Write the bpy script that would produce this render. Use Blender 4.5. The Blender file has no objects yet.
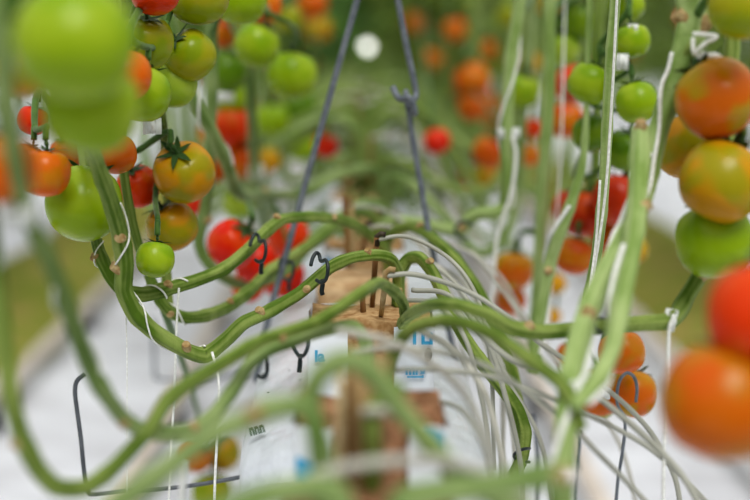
import bpy, math, random
from mathutils import Vector, Matrix, Euler
from mathutils import noise as mnoise

random.seed(11)
C = bpy.context.scene.collection
FPX = 70.0 / 36.0 * 750.0
CAMH = 1.20
TH = math.atan2(220.0, FPX)
YAW = math.atan2(11.0, FPX)
CAM = Vector((0, 0, CAMH))
CROT = Euler((math.pi / 2 - TH, 0, -YAW), 'XYZ').to_matrix()


def P(px, py, y):
    """point of the place at distance y along the row that is seen at photo pixel px,py"""
    d = CROT @ Vector(((px - 375) / FPX, -(py - 250) / FPX, -1))
    return CAM + d * (y / d.y)


def lin(r, g, b):
    f = lambda c: (c / 255 / 12.92) if c / 255 <= .04045 else ((c / 255 + .055) / 1.055) ** 2.4
    return (f(r), f(g), f(b), 1)


# ---------------------------------------------------------------- materials
MATS = {}


def mat(name, c1, c2=None, rough=.5, scale=20, detail=3, spec=.5, metallic=0, sheen=0, bump=0, bump_scale=60,
        lo=.35, hi=.65, sss=0, coat=0, emit=None, stretch=None, transl=0, bdist=.004, streak=0):
    if name in MATS:
        return MATS[name]
    m = bpy.data.materials.new(name)
    m.use_nodes = True
    n, l = m.node_tree.nodes, m.node_tree.links
    b = n['Principled BSDF']
    b.inputs['Roughness'].default_value = rough
    b.inputs['Metallic'].default_value = metallic
    b.inputs['Specular IOR Level'].default_value = spec
    if sheen:
        b.inputs['Sheen Weight'].default_value = sheen
        b.inputs['Sheen Roughness'].default_value = .35
        b.inputs['Sheen Tint'].default_value = (.9, 1, .82, 1)
    if sss:
        b.inputs['Subsurface Weight'].default_value = sss
        b.inputs['Subsurface Radius'].default_value = (.02, .01, .005)
        b.inputs['Subsurface Scale'].default_value = .3
    if coat:
        b.inputs['Coat Weight'].default_value = coat
        b.inputs['Coat Roughness'].default_value = .15
    if transl:
        b.inputs['Transmission Weight'].default_value = transl
    if emit:
        b.inputs['Emission Color'].default_value = emit[0]
        b.inputs['Emission Strength'].default_value = emit[1]
    tc = n.new('ShaderNodeTexCoord')
    vec = tc.outputs['Object']
    if stretch:
        mp = n.new('ShaderNodeMapping')
        mp.inputs['Scale'].default_value = stretch
        l.new(vec, mp.inputs['Vector'])
        vec = mp.outputs['Vector']
    if c2 is not None:
        nz = n.new('ShaderNodeTexNoise')
        nz.inputs['Scale'].default_value = scale
        nz.inputs['Detail'].default_value = detail
        l.new(vec, nz.inputs['Vector'])
        mr = n.new('ShaderNodeMapRange')
        mr.inputs['From Min'].default_value = lo
        mr.inputs['From Max'].default_value = hi
        fac = nz.outputs['Fac']
        if streak:
            at = n.new('ShaderNodeAttribute')
            at.attribute_name = 'streak'
            ma = n.new('ShaderNodeMath')
            ma.operation = 'MULTIPLY_ADD'
            ma.inputs[1].default_value = streak
            l.new(at.outputs['Fac'], ma.inputs[0])
            l.new(fac, ma.inputs[2])
            fac = ma.outputs['Value']
        l.new(fac, mr.inputs['Value'])
        mx = n.new('ShaderNodeMix')
        mx.data_type = 'RGBA'
        mx.inputs['A'].default_value = c1
        mx.inputs['B'].default_value = c2
        l.new(mr.outputs['Result'], mx.inputs['Factor'])
        l.new(mx.outputs['Result'], b.inputs['Base Color'])
    else:
        b.inputs['Base Color'].default_value = c1
    if bump:
        nb = n.new('ShaderNodeTexNoise')
        nb.inputs['Scale'].default_value = bump_scale
        nb.inputs['Detail'].default_value = 4
        l.new(vec, nb.inputs['Vector'])
        bp = n.new('ShaderNodeBump')
        bp.inputs['Strength'].default_value = bump
        bp.inputs['Distance'].default_value = bdist
        l.new(nb.outputs['Fac'], bp.inputs['Height'])
        l.new(bp.outputs['Normal'], b.inputs['Normal'])
    MATS[name] = m
    return m


def tomato_mat(name, shoulder, belly, cheek, mid=0.0):
    """skin whose shoulder, belly and one ripening cheek differ in colour (object space, unit radius)"""
    m = bpy.data.materials.new(name)
    m.use_nodes = True
    n, l = m.node_tree.nodes, m.node_tree.links
    b = n['Principled BSDF']
    b.inputs['Roughness'].default_value = .27
    b.inputs['Specular IOR Level'].default_value = .2
    b.inputs['Subsurface Weight'].default_value = .04
    b.inputs['Subsurface Radius'].default_value = (.3, .15, .06)
    b.inputs['Subsurface Scale'].default_value = .03
    b.inputs['Coat Weight'].default_value = .05
    b.inputs['Coat Roughness'].default_value = .22
    tc = n.new('ShaderNodeTexCoord')
    sp = n.new('ShaderNodeSeparateXYZ')
    l.new(tc.outputs['Object'], sp.inputs['Vector'])
    nz = n.new('ShaderNodeTexNoise')
    nz.inputs['Scale'].default_value = 1.6
    nz.inputs['Detail'].default_value = 2
    l.new(tc.outputs['Object'], nz.inputs['Vector'])
    ad = n.new('ShaderNodeMath')
    ad.operation = 'MULTIPLY_ADD'
    ad.inputs[1].default_value = 1.3
    l.new(nz.outputs['Fac'], ad.inputs[0])
    l.new(sp.outputs['Z'], ad.inputs[2])
    mr = n.new('ShaderNodeMapRange')
    mr.interpolation_type = 'SMOOTHSTEP'
    mr.inputs['From Min'].default_value = mid
    mr.inputs['From Max'].default_value = mid + 1.2
    l.new(ad.outputs['Value'], mr.inputs['Value'])
    m1 = n.new('ShaderNodeMix')
    m1.data_type = 'RGBA'
    m1.inputs['A'].default_value = belly
    m1.inputs['B'].default_value = shoulder
    l.new(mr.outputs['Result'], m1.inputs['Factor'])
    n2 = n.new('ShaderNodeTexNoise')
    n2.inputs['Scale'].default_value = 1.1
    n2.inputs['Detail'].default_value = 1
    of = n.new('ShaderNodeVectorMath')
    of.inputs[1].default_value = (3.1, 7.7, 1.3)
    l.new(tc.outputs['Object'], of.inputs[0])
    l.new(of.outputs['Vector'], n2.inputs['Vector'])
    r2 = n.new('ShaderNodeMapRange')
    r2.interpolation_type = 'SMOOTHSTEP'
    r2.inputs['From Min'].default_value = .42
    r2.inputs['From Max'].default_value = .66
    l.new(n2.outputs['Fac'], r2.inputs['Value'])
    m2 = n.new('ShaderNodeMix')
    m2.data_type = 'RGBA'
    m2.inputs['B'].default_value = cheek
    l.new(r2.outputs['Result'], m2.inputs['Factor'])
    l.new(m1.outputs['Result'], m2.inputs['A'])
    l.new(m2.outputs['Result'], b.inputs['Base Color'])
    return m


TM = {
    'green': tomato_mat('skin_green', lin(122, 154, 14), lin(134, 160, 16), lin(146, 168, 34)),
    'pale': tomato_mat('skin_pale_green', lin(136, 166, 40), lin(146, 172, 46), lin(156, 176, 60)),
    'dgreen': tomato_mat('skin_deep_green', lin(82, 116, 14), lin(94, 126, 18), lin(114, 140, 26)),
    'olive': tomato_mat('skin_olive', lin(126, 144, 16), lin(138, 150, 18), lin(150, 148, 24)),
    'turning': tomato_mat('skin_turning', lin(186, 128, 12), lin(194, 98, 14), lin(164, 136, 16), .3),
    'amber': tomato_mat('skin_amber', lin(190, 136, 16), lin(186, 134, 16), lin(150, 140, 20)),
    'orange': tomato_mat('skin_orange', lin(206, 106, 12), lin(206, 98, 8), lin(190, 120, 18)),
    'dorange': tomato_mat('skin_deep_orange', lin(190, 78, 4), lin(190, 88, 4), lin(184, 108, 6)),
    'redor': tomato_mat('skin_red_orange', lin(208, 64, 8), lin(206, 58, 6), lin(204, 92, 14)),
    'rust': tomato_mat('skin_rust', lin(196, 84, 8), lin(186, 96, 4), lin(176, 110, 6)),
    'red': tomato_mat('skin_red', lin(204, 36, 4), lin(196, 32, 4), lin(206, 64, 10)),
    'dred': tomato_mat('skin_dark_red', lin(172, 44, 4), lin(180, 50, 6), lin(190, 74, 8)),
}
M_STEM = mat('stem_skin', lin(82, 108, 32), lin(134, 150, 82), .6, 26, 4, .15, sheen=.12, bump=.5, bump_scale=220, stretch=(1, 1, .25), streak=.24)
M_STEM_D = mat('stem_skin_deep', lin(82, 106, 34), lin(132, 148, 78), .6, 22, 4, .15, sheen=.1, bump=.5, bump_scale=220, streak=.24)
M_STEM_L = mat('stem_skin_pale', lin(124, 148, 80), lin(160, 178, 120), .62, 18, 3, .15, sheen=.15, bump=.3, bump_scale=220, streak=.24)
M_STEM_G = mat('stem_skin_greyed', lin(98, 122, 64), lin(140, 156, 104), .65, 16, 3, .15, sheen=.2, streak=.24)
M_STEM_FAR = mat('stem_skin_hazed', lin(102, 124, 58), lin(132, 148, 86), .7, 10, 2, .2)  # paler stem green: haze of the distance is put into the colour
M_SCAR = mat('scar_cork', lin(186, 166, 124), lin(150, 122, 80), .8, 150, 4, .2, bump=.6, bump_scale=300)
M_SEPAL = mat('sepal_green', lin(40, 66, 26), lin(62, 92, 38), .6, 60, 3, .3, sheen=.3)
M_TRUSS = mat('truss_green', lin(56, 88, 32), lin(80, 112, 48), .6, 60, 3, .3, sheen=.3)
M_LEAF = mat('leaf_green', lin(48, 82, 20), lin(78, 112, 36), .6, 18, 3, .3)
M_LEAF2 = mat('leaf_yellowing', lin(104, 122, 42), lin(86, 108, 38), .65, 12, 3, .3)
M_LEAFFAR = mat('leaf_hazed', lin(84, 104, 52), lin(112, 128, 76), .8, 5, 3, .2)  # leaf green paled and greyed, air haze painted in for the far rows
M_STRING = mat('white_twine', lin(240, 240, 238), lin(216, 216, 212), .8, 300, 2, .2)
M_TUBE = mat('drip_tube_plastic', lin(168, 168, 158), lin(150, 150, 140), .45, 20, 2, .4)
M_TUBE_W = mat('drip_tube_white', lin(184, 182, 172), lin(166, 164, 155), .45, 20, 2, .4)
M_HOOK = mat('black_hook_plastic', lin(20, 30, 32), lin(34, 48, 50), .4, 60, 2, .5)
M_WIRE = mat('galvanised_wire', lin(122, 128, 136), lin(96, 102, 112), .5, 90, 3, .5, metallic=.25)
M_WIRE_D = mat('dark_wire', lin(98, 102, 108), lin(78, 82, 88), .5, 90, 3, .5, metallic=.2)
M_PEG = mat('cane_brown', lin(150, 118, 72), lin(104, 72, 38), .7, 90, 3, .3, stretch=(1, 1, .1))
M_PEG_P = mat('cane_pale', lin(186, 166, 128), lin(150, 124, 84), .7, 90, 3, .3, stretch=(1, 1, .1))
M_COIR = mat('coir_brown', lin(188, 158, 118), lin(146, 112, 74), .95, 120, 6, .1, bump=.5, bump_scale=200)
M_COIR_T = mat('coir_tan', lin(206, 178, 142), lin(172, 140, 104), .95, 60, 5, .1, bump=.4, bump_scale=160)
M_COIR_R = mat('coir_reddish', lin(166, 126, 96), lin(112, 80, 58), .95, 110, 6, .1, bump=.5, bump_scale=200)
M_WRAP = mat('white_film', lin(228, 231, 236), lin(214, 218, 225), .38, 9, 3, .5, bump=.5, bump_scale=26)
M_BAG = mat('white_bag_film', lin(218, 223, 230), lin(202, 207, 216), .32, 7, 4, .5, bump=1, bump_scale=16, stretch=(1, .4, 1), bdist=.02)
M_BLUE = mat('blue_ink', lin(52, 148, 190), lin(66, 160, 200), .5, 40)
M_INK = mat('dark_green_ink', lin(30, 66, 60), lin(40, 78, 70), .5, 40)
M_HOLE = mat('dark_slot', lin(96, 94, 90), lin(60, 58, 54), .9, 60)
M_GUTTER = mat('gutter_steel', lin(214, 216, 218), lin(196, 198, 202), .4, 12, 3, .5, metallic=.1)
M_PIPE = mat('pipe_paint', lin(206, 196, 186), lin(188, 178, 168), .5, 6, 3, .4)
M_PIPE_S = mat('support_steel', lin(92, 94, 98), lin(70, 72, 76), .6, 20)
M_LITTER = mat('leaf_litter', lin(126, 136, 58), lin(160, 142, 88), .95, 7, 6, .1, bump=1, bump_scale=20, lo=.42, hi=.68)
M_CLIP_W = mat('white_clip_plastic', lin(236, 238, 236), lin(220, 222, 220), .5, 30)


def floor_mat():
    m = bpy.data.materials.new('ground_cloth')
    m.use_nodes = True
    n, l = m.node_tree.nodes, m.node_tree.links
    b = n['Principled BSDF']
    b.inputs['Roughness'].default_value = .7
    tc = n.new('ShaderNodeTexCoord')
    mp = n.new('ShaderNodeMapping')
    mp.inputs['Scale'].default_value = (1.2, 3.0, 1)
    l.new(tc.outputs['Object'], mp.inputs['Vector'])
    nz = n.new('ShaderNodeTexNoise')
    nz.inputs['Scale'].default_value = 1.3
    nz.inputs['Detail'].default_value = 4
    l.new(mp.outputs['Vector'], nz.inputs['Vector'])
    cr = n.new('ShaderNodeValToRGB')
    cr.color_ramp.elements[0].position = .3
    cr.color_ramp.elements[0].color = lin(184, 184, 189)
    cr.color_ramp.elements[1].position = .55
    cr.color_ramp.elements[1].color = lin(218, 220, 226)
    l.new(nz.outputs['Fac'], cr.inputs['Fac'])
    l.new(cr.outputs['Color'], b.inputs['Base Color'])
    bp = n.new('ShaderNodeBump')
    bp.inputs['Strength'].default_value = .5
    bp.inputs['Distance'].default_value = .05
    l.new(nz.outputs['Fac'], bp.inputs['Height'])
    l.new(bp.outputs['Normal'], b.inputs['Normal'])
    return m


# ---------------------------------------------------------------- mesh helpers
class MB:
    def __init__(s):
        s.v, s.f = [], []

    def add(s, verts, faces):
        o = len(s.v)
        s.v += [tuple(v) for v in verts]
        s.f += [tuple(i + o for i in f) for f in faces]

    def box(s, c, d):
        x, y, z = c
        a, b, e = d[0] / 2, d[1] / 2, d[2] / 2
        vs = [(x + i * a, y + j * b, z + k * e) for i in (-1, 1) for j in (-1, 1) for k in (-1, 1)]
        s.add(vs, [(0, 1, 3, 2), (4, 6, 7, 5), (0, 4, 5, 1), (2, 3, 7, 6), (0, 2, 6, 4), (1, 5, 7, 3)])

    def tube(s, pts, rad, seg=10, cap=True, ridge=0.0, flat=1.0):
        n = len(pts)
        if not hasattr(rad, '__len__'):
            rad = [rad] * n
        T = []
        for i in range(n):
            a, b = pts[max(i - 1, 0)], pts[min(i + 1, n - 1)]
            t = (b - a)
            T.append(t.normalized() if t.length > 1e-9 else Vector((0, 0, 1)))
        up = Vector((0, 0, 1)) if abs(T[0].z) < .9 else Vector((1, 0, 0))
        N = (up - T[0] * up.dot(T[0])).normalized()
        vs, fs = [], []
        for i in range(n):
            N = (N - T[i] * N.dot(T[i]))
            N = N.normalized() if N.length > 1e-6 else T[i].orthogonal().normalized()
            B = T[i].cross(N)
            for k in range(seg):
                a = 2 * math.pi * k / seg
                r = rad[i] * (1 + ridge * math.cos(5 * a))
                vs.append(pts[i] + N * (math.cos(a) * r) + B * (math.sin(a) * r * flat))
        for i in range(n - 1):
            for k in range(seg):
                k2 = (k + 1) % seg
                fs.append((i * seg + k, i * seg + k2, (i + 1) * seg + k2, (i + 1) * seg + k))
        if cap:
            fs.append(tuple(range(seg - 1, -1, -1)))
            fs.append(tuple((n - 1) * seg + k for k in range(seg)))
        s.add(vs, fs)

    def build(s, name, m, parent=None, smooth=True, origin=None):
        me = bpy.data.meshes.new(name)
        o = Vector(origin) if origin is not None else None
        me.from_pydata([tuple(Vector(v) - o) for v in s.v] if o is not None else s.v, [], s.f)
        me.validate()
        me.materials.append(m)
        if smooth:
            me.polygons.foreach_set('use_smooth', [True] * len(me.polygons))
        me.update()
        ob = bpy.data.objects.new(name, me)
        C.objects.link(ob)
        if parent is not None:
            ob.parent = parent
        elif o is not None:
            ob.location = o
        return ob


def spline(cp, step=6, ten=1.0):
    """Catmull-Rom through control points (Vector)"""
    out = []
    n = len(cp)
    for i in range(n - 1):
        p0 = cp[i - 1] if i > 0 else cp[i] * 2 - cp[i + 1]
        p1, p2 = cp[i], cp[i + 1]
        p3 = cp[i + 2] if i + 2 < n else cp[i + 1] * 2 - cp[i]
        for k in range(step):
            t = k / step
            m1, m2 = (p2 - p0) * (.5 * ten), (p3 - p1) * (.5 * ten)
            t2, t3 = t * t, t * t * t
            out.append(p1 * (2 * t3 - 3 * t2 + 1) + m1 * (t3 - 2 * t2 + t) + p2 * (3 * t2 - 2 * t3) + m2 * (t3 - t2))
    out.append(cp[-1].copy())
    return out


def tag(o, label=None, cat=None, group=None, kind=None):
    if label:
        o['label'] = label
    if cat:
        o['category'] = cat
    if group:
        o['group'] = group
    if kind:
        o['kind'] = kind
    return o


def empty(name, loc):
    o = bpy.data.objects.new(name, None)
    o.empty_display_size = .05
    C.objects.link(o)
    o.location = loc
    return o


def path(pts):
    return [P(*p) for p in pts]


# ---------------------------------------------------------------- setting
mb = MB()
NX, NY = 60, 120
for j in range(NY + 1):
    for i in range(NX + 1):
        x = -7 + 14 * i / NX
        y = -.5 + 40.5 * j / NY
        mb.v.append((x, y, .012 * mnoise.noise(Vector((x * 1.3, y * 1.7, 0)))))
for j in range(NY):
    for i in range(NX):
        a = j * (NX + 1) + i
        mb.f.append((a, a + 1, a + NX + 2, a + NX + 1))
fl = mb.build('floor', floor_mat())
tag(fl, 'white woven ground cloth covering the greenhouse floor', kind='structure')

mb = MB()
mb.box((0, 38, 1.6), (16, .1, 4.4))
tag(mb.build('wall_back', mat('end_wall_paint', lin(70, 90, 50), lin(100, 116, 78), .8, 1.2, 4), smooth=False),
    'hazy grey green end wall of the greenhouse', kind='structure')

for sx, lb in ((-1, 'left'), (1, 'right')):
    mb = MB()
    NX, NY = 12, 130
    for j in range(NY + 1):
        for i in range(NX + 1):
            u = i / NX
            y = 1.5 + 30 * j / NY
            x = sx * 1.52 + (u - .5) * .70 + .06 * mnoise.noise(Vector((3, y * 1.4, i * .1)))
            z = .006 + .075 * math.sin(u * math.pi) * (1 + .8 * mnoise.noise(Vector((x * 4, y * 4, 2))))
            mb.v.append((x, y, z))
    for j in range(NY):
        for i in range(NX):
            a = j * (NX + 1) + i
            mb.f.append((a, a + 1, a + NX + 2, a + NX + 1))
    tag(mb.build('leaf_litter', M_LITTER), 'olive strip of fallen leaves and weeds under the neighbouring row on the %s' % lb, 'leaf litter', kind='stuff')

for x, lb in ((-.58, 'beige heating rail pipe on the floor left of the gutter, nearer one'),
              (-1.13, 'beige heating rail pipe on the floor far left, along the leaf strip'),
              (.56, 'beige heating rail pipe on the floor right of the gutter, nearer one'),
              (1.05, 'beige heating rail pipe on the floor far right, along the leaf strip')):
    e = empty('heating_pipe', (x, 2, 0))
    tag(e, lb, 'pipe', 'heating rail pipes on the floor')
    mb = MB()
    mb.tube([Vector((0, y, .09)) for y in (-1.5, 4, 12, 30)], .027, 14)
    mb.build('pipe', M_PIPE, e)
    for k in range(7):
        mb = MB()
        y = (.8 if x < 0 else 1.0) + k * 1.5
        mb.box((0, y, .012), (.10, .06, .02))
        mb.box((0, y, .045), (.035, .05, .07))
        mb.box((.0, y, .064), (.075, .06, .03))
        mb.build('pipe_foot', M_PIPE_S, e, smooth=False)

# gutters: own row and the neighbouring rows
SLABZ = .86
KS = 1.12   # size of bags, cubes and gutter
ZS = CAMH * (1 - KS)


def gutter(x, y0, y1, label):
    mb = MB()
    prof = [(-.100, .79), (-.108, .785), (-.104, .765), (-.05, .765), (-.04, .74), (.04, .74), (.05, .765), (.104, .765), (.108, .785), (.100, .79),
            (.097, .788), (.103, .784), (.100, .769), (-.100, .769), (-.103, .784), (-.097, .788)]
    n = len(prof)
    vs = [(p[0], y, p[1]) for y in (y0, y1) for p in prof]
    fs = [(i, (i + 1) % n, n + (i + 1) % n, n + i) for i in range(n)] + [tuple(range(n)), tuple(range(2 * n - 1, n - 1, -1))]
    mb.add([(v[0] + x, v[1], v[2]) for v in vs], fs)
    o = mb.build('growing_gutter', M_GUTTER, smooth=False, origin=(x, y0, .74))
    o.scale = (KS, 1, KS)
    o.location.z = .74 * KS + ZS
    return tag(o, label, 'gutter')


gutter(0, -.2, 30, 'pale metal growing gutter under the white bags in the centre row')
gutter(-1.68, 2, 30, 'pale metal growing gutter of the neighbouring row on the left')
gutter(1.68, 2, 30, 'pale metal growing gutter of the neighbouring row on the right')


def bag_mesh(L, seed):
    mb = MB()
    n, m = 26, 40
    for j in range(m + 1):
        t = j / m
        y = t * L
        e = min(t, 1 - t) * L
        k = min(1, e / .05)
        k = math.sqrt(max(0, 1 - (1 - k) ** 2)) * .55 + .45
        for i in range(n):
            a = 2 * math.pi * i / n
            c, s = math.cos(a), math.sin(a)
            w = .104 + .009 * math.sin(t * math.pi) + .004 * mnoise.noise(Vector((c * 2, y * 6, seed)))
            h = .043
            x = math.copysign(abs(c) ** .62, c) * w * (k * .25 + .75)
            z = math.copysign(abs(s) ** .5, s) * h * k
            z += .004 * mnoise.noise(Vector((x * 22, y * 9, seed + 5))) * (1 if s > 0 else 0)
            mb.v.append((x, y, z + .817))
    for j in range(m):
        for i in range(n):
            i2 = (i + 1) % n
            mb.f.append((j * n + i, j * n + i2, (j + 1) * n + i2, (j + 1) * n + i))
    mb.f.append(tuple(range(n - 1, -1, -1)))
    mb.f.append(tuple(m * n + i for i in range(n)))
    return mb


def ftext(body, size, m, parent, loc, rot, name='printed_text', bold=0.0, shear=0):
    cu = bpy.data.curves.new(name, 'FONT')
    cu.body = body
    cu.size = size
    cu.offset = bold
    cu.shear = shear
    cu.extrude = .0003
    cu.align_x = 'CENTER'
    tmp = bpy.data.objects.new('t', cu)
    C.objects.link(tmp)
    dg = bpy.context.evaluated_depsgraph_get()
    me = bpy.data.meshes.new_from_object(tmp.evaluated_get(dg))
    bpy.data.objects.remove(tmp)
    bpy.data.curves.remove(cu)
    me.materials.clear()
    me.materials.append(m)
    o = bpy.data.objects.new(name, me)
    C.objects.link(o)
    o.parent = parent
    o.location = loc
    o.rotation_euler = rot
    return o


bag_labels = ['white plastic grow bag nearest the camera, at the bottom of the picture',
              'white plastic grow bag with dark green print and pin holes, second from camera',
              'white plastic grow bag under the arching stems, third from camera']
bags = []
bm0 = bag_mesh(1.0, 1.7)
b0 = bm0.build('grow_bag', M_BAG)
for k in range(13):
    o = b0 if k == 0 else b0.copy()
    if k:
        C.objects.link(o)
    o.location = (0, (.115 + k * 1.015) * KS, ZS)
    o.scale = (KS, KS, KS)
    tag(o, bag_labels[k] if k < 3 else 'white plastic grow bag farther along the centre gutter', 'grow bag', 'white grow bags along the centre gutter')
    bags.append(o)
for sx in (-1, 1):
    for k in range(16):
        o = b0.copy()
        C.objects.link(o)
        o.location = (sx * 1.68, 4 + k * 1.02 * KS, ZS)
        o.scale = (KS, KS, KS)
        tag(o, 'white plastic grow bag on the gutter of the neighbouring %s row' % ('left' if sx < 0 else 'right'), 'grow bag',
            'white grow bags of the neighbouring rows')
b1 = bags[1]


def on_bag(px, py, y, dz=.0012):
    p = P(px, py, y)
    return p


# dark green print on the left flank of the second bag, with pin holes
q = P(250, 441, 1.185)
q = Vector((q.x, q.y, q.z)) - b1.location
tx = ftext('nnn', .015, M_INK, b1, (-.091, .080, .8590), (math.radians(12), math.radians(-14), math.radians(8)), 'printed_text', .0006)
tx.scale = (.6, 1.7, 1)
for (x, y) in ((-.075, .29), (-.062, .25), (-.045, .235), (-.09, .2), (-.04, .27), (-.034, .30)):
    vs = [Vector((x + .0012 * math.cos(a * math.pi / 4), y + .0022 * math.sin(a * math.pi / 4), .8645)) for a in range(8)]
    mb = MB()
    mb.add(vs, [tuple(range(8))])
    mb.build('pin_hole', M_INK, b1)

# ---------------------------------------------------------------- grow cubes
BLK = [.80, .985, 1.335, 1.60, 1.88, 2.14, 2.41]
BLK[3:] = [1.607, 1.875, 2.143, 2.41]
BX = [.002, .004, .006, -.002, .0, .004, -.004]


def cube_core(w, d, h, seed, notch=0.0):
    mb = MB()
    nx, ny, nz = 12, 12, 8
    idx = {}

    def vid(i, j, k):
        key = (i, j, k)
        if key not in idx:
            x = (i / nx - .5) * w
            y = (j / ny - .5) * d
            z = k / nz * h
            nn = mnoise.noise_vector(Vector((x * 40 + seed, y * 40, z * 40)))
            p = Vector((x, y, z)) + nn * .0035
            if k == nz:
                p.z += .006 * mnoise.noise(Vector((x * 25, y * 25, seed)))
            idx[key] = len(mb.v)
            mb.v.append(tuple(p))
        return idx[key]
    for i in range(nx):
        for j in range(ny):
            mb.f.append((vid(i, j, nz), vid(i + 1, j, nz), vid(i + 1, j + 1, nz), vid(i, j + 1, nz)))
            mb.f.append((vid(i, j, 0), vid(i, j + 1, 0), vid(i + 1, j + 1, 0), vid(i + 1, j, 0)))
    for i in range(nx):
        for k in range(nz):
            mb.f.append((vid(i, 0, k), vid(i + 1, 0, k), vid(i + 1, 0, k + 1), vid(i, 0, k + 1)))
            mb.f.append((vid(i, ny, k), vid(i, ny, k + 1), vid(i + 1, ny, k + 1), vid(i + 1, ny, k)))
    for j in range(ny):
        for k in range(nz):
            mb.f.append((vid(0, j, k), vid(0, j, k + 1), vid(0, j + 1, k + 1), vid(0, j + 1, k)))
            mb.f.append((vid(nx, j, k), vid(nx, j + 1, k), vid(nx, j + 1, k + 1), vid(nx, j, k + 1)))
    return mb


def wrap_sleeve(w, d, h, gap, seed):
    """white film around the cube; the front is torn open over the width gap so the core shows"""
    mb = MB()
    hw, hd = w / 2 + .003, d / 2 + .003
    # path round the cube starting at the right lip of the front gap
    loop = []
    def seg(a, b, n):
        for k in range(n):
            t = k / n
            loop.append((a[0] + (b[0] - a[0]) * t, a[1] + (b[1] - a[1]) * t))
    seg((gap / 2, -hd), (hw, -hd), 5)
    seg((hw, -hd), (hw, hd), 8)
    seg((hw, hd), (-hw, hd), 8)
    seg((-hw, hd), (-hw, -hd), 8)
    seg((-hw, -hd), (-gap / 2, -hd), 5)
    loop.append((-gap / 2, -hd))
    n, m = len(loop), 6
    for k in range(m + 1):
        for i, (x, y) in enumerate(loop):
            z = h * k / m
            if k == m:
                z += .004 * mnoise.noise(Vector((x * 60, y * 60, seed)))
            fl = .0025 * mnoise.noise(Vector((x * 45, y * 45, z * 30 + seed)))
            r = Vector((x, y)).normalized()
            mb.v.append((x + r.x * fl, y + r.y * fl, z))
    for k in range(m):
        for i in range(n - 1):
            mb.f.append((k * n + i, k * n + i + 1, (k + 1) * n + i + 1, (k + 1) * n + i))
    return mb


cube_labels = ['blurred brown coir grow cube at the bottom edge, closest to the camera',
               'reddish brown grow cube with blue print on white sleeve, second from the camera',
               'grow cube with bold blue lettering on its white sleeve, third from the camera',
               'tan coir grow cube with torn sleeve behind the black stem hook',
               'tan grow cube with blue patch behind the highest green stem arch',
               'dim grow cube behind the sharp arches, sixth from the camera',
               'dim grow cube behind the sharp arches, seventh from the camera']
for k, y in enumerate(BLK):
    e = empty('grow_cube', (BX[k] * KS, y * KS, (SLABZ - .004) * KS + ZS))
    e.scale = (KS, KS, KS)
    tag(e, cube_labels[k], 'grow cube', 'coir grow cubes on the centre bags')
    h = .084 if k == 2 else (.088 if k == 1 else .072)
    cw = .108 if k == 2 else .098
    cdp = .058 if k == 1 else .095
    cube_core(cw, cdp, h, k * 3.3).build('coir_core', M_COIR_R if k in (0, 1) else (M_COIR_T if k == 3 else M_COIR), e)
    if k != 3:
        wrap_sleeve(cw, cdp + .003, h - (.008 if k == 1 else .003), .042 if k == 2 else (.052 if k != 1 else .050), k * 1.7).build('plastic_sleeve', M_WRAP, e)
    else:
        wrap_sleeve(.098, .098, h - .03, .03, k * 1.7).build('plastic_sleeve', M_WRAP, e)
    RF = (math.pi / 2, 0, 0)
    if k == 2:
        ftext("l Li", .015, M_BLUE, e, (.0465, -.0555, .066), RF, bold=.0008)
        ftext('mrg', .0115, M_BLUE, e, (.040, -.0555, .038), RF, bold=.0005)
        ftext('la', .014, M_BLUE, e, (-.046, -.0555, .050), RF, bold=.0006)
        mb = MB()
        mb.box((.040, -.0555, .0355), (.015, .0006, .0012))
        mb.build('printed_line', M_BLUE, e, smooth=False)
        mb = MB()
        mb.add([Vector((.0515 + .0036 * math.cos(a * math.pi / 7), -.0556, .056 + .0065 * math.sin(a * math.pi / 7))) for a in range(14)], [tuple(range(14))])
        mb.build('drain_hole', M_HOLE, e)
    if k in (1, 4):
        for (x, z, w_) in ((-.043, .052, .014), (.044, .074 if k == 1 else .04, .012)):
            mb = MB()
            yf = -.0365 if k == 1 else -.0555
            mb.add([Vector((x - w_ / 2, yf, z - .006)), Vector((x + w_ / 2, yf, z - .012)), Vector((x + w_ / 2, yf, z + .002)), Vector((x - w_ / 2, yf, z + .009))], [(0, 1, 2, 3)])
            mb.build('printed_mark', M_BLUE, e, smooth=False)

# simpler cubes farther along the row
src = empty('grow_cube', (0, 3.0, (SLABZ - .004) * KS + ZS))
src.scale = (KS, KS, KS)
cc = cube_core(.098, .095, .072, 9).build('coir_core', M_COIR, src)
ww = wrap_sleeve(.098, .098, .066, .05, 4).build('plastic_sleeve', M_WRAP, src)
farlab = 'blurred grow cube far along the centre gutter among crossing stems'
tag(src, farlab, 'grow cube', 'far grow cubes on the centre bags')
for k in range(1, 31):
    r = src.copy()
    C.objects.link(r)
    r.location.y = 3.0 + k * .30
    for ch in (cc, ww):
        c = ch.copy()
        C.objects.link(c)
        c.parent = r

# ---------------------------------------------------------------- stems
SCAR_DONE = []


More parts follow.
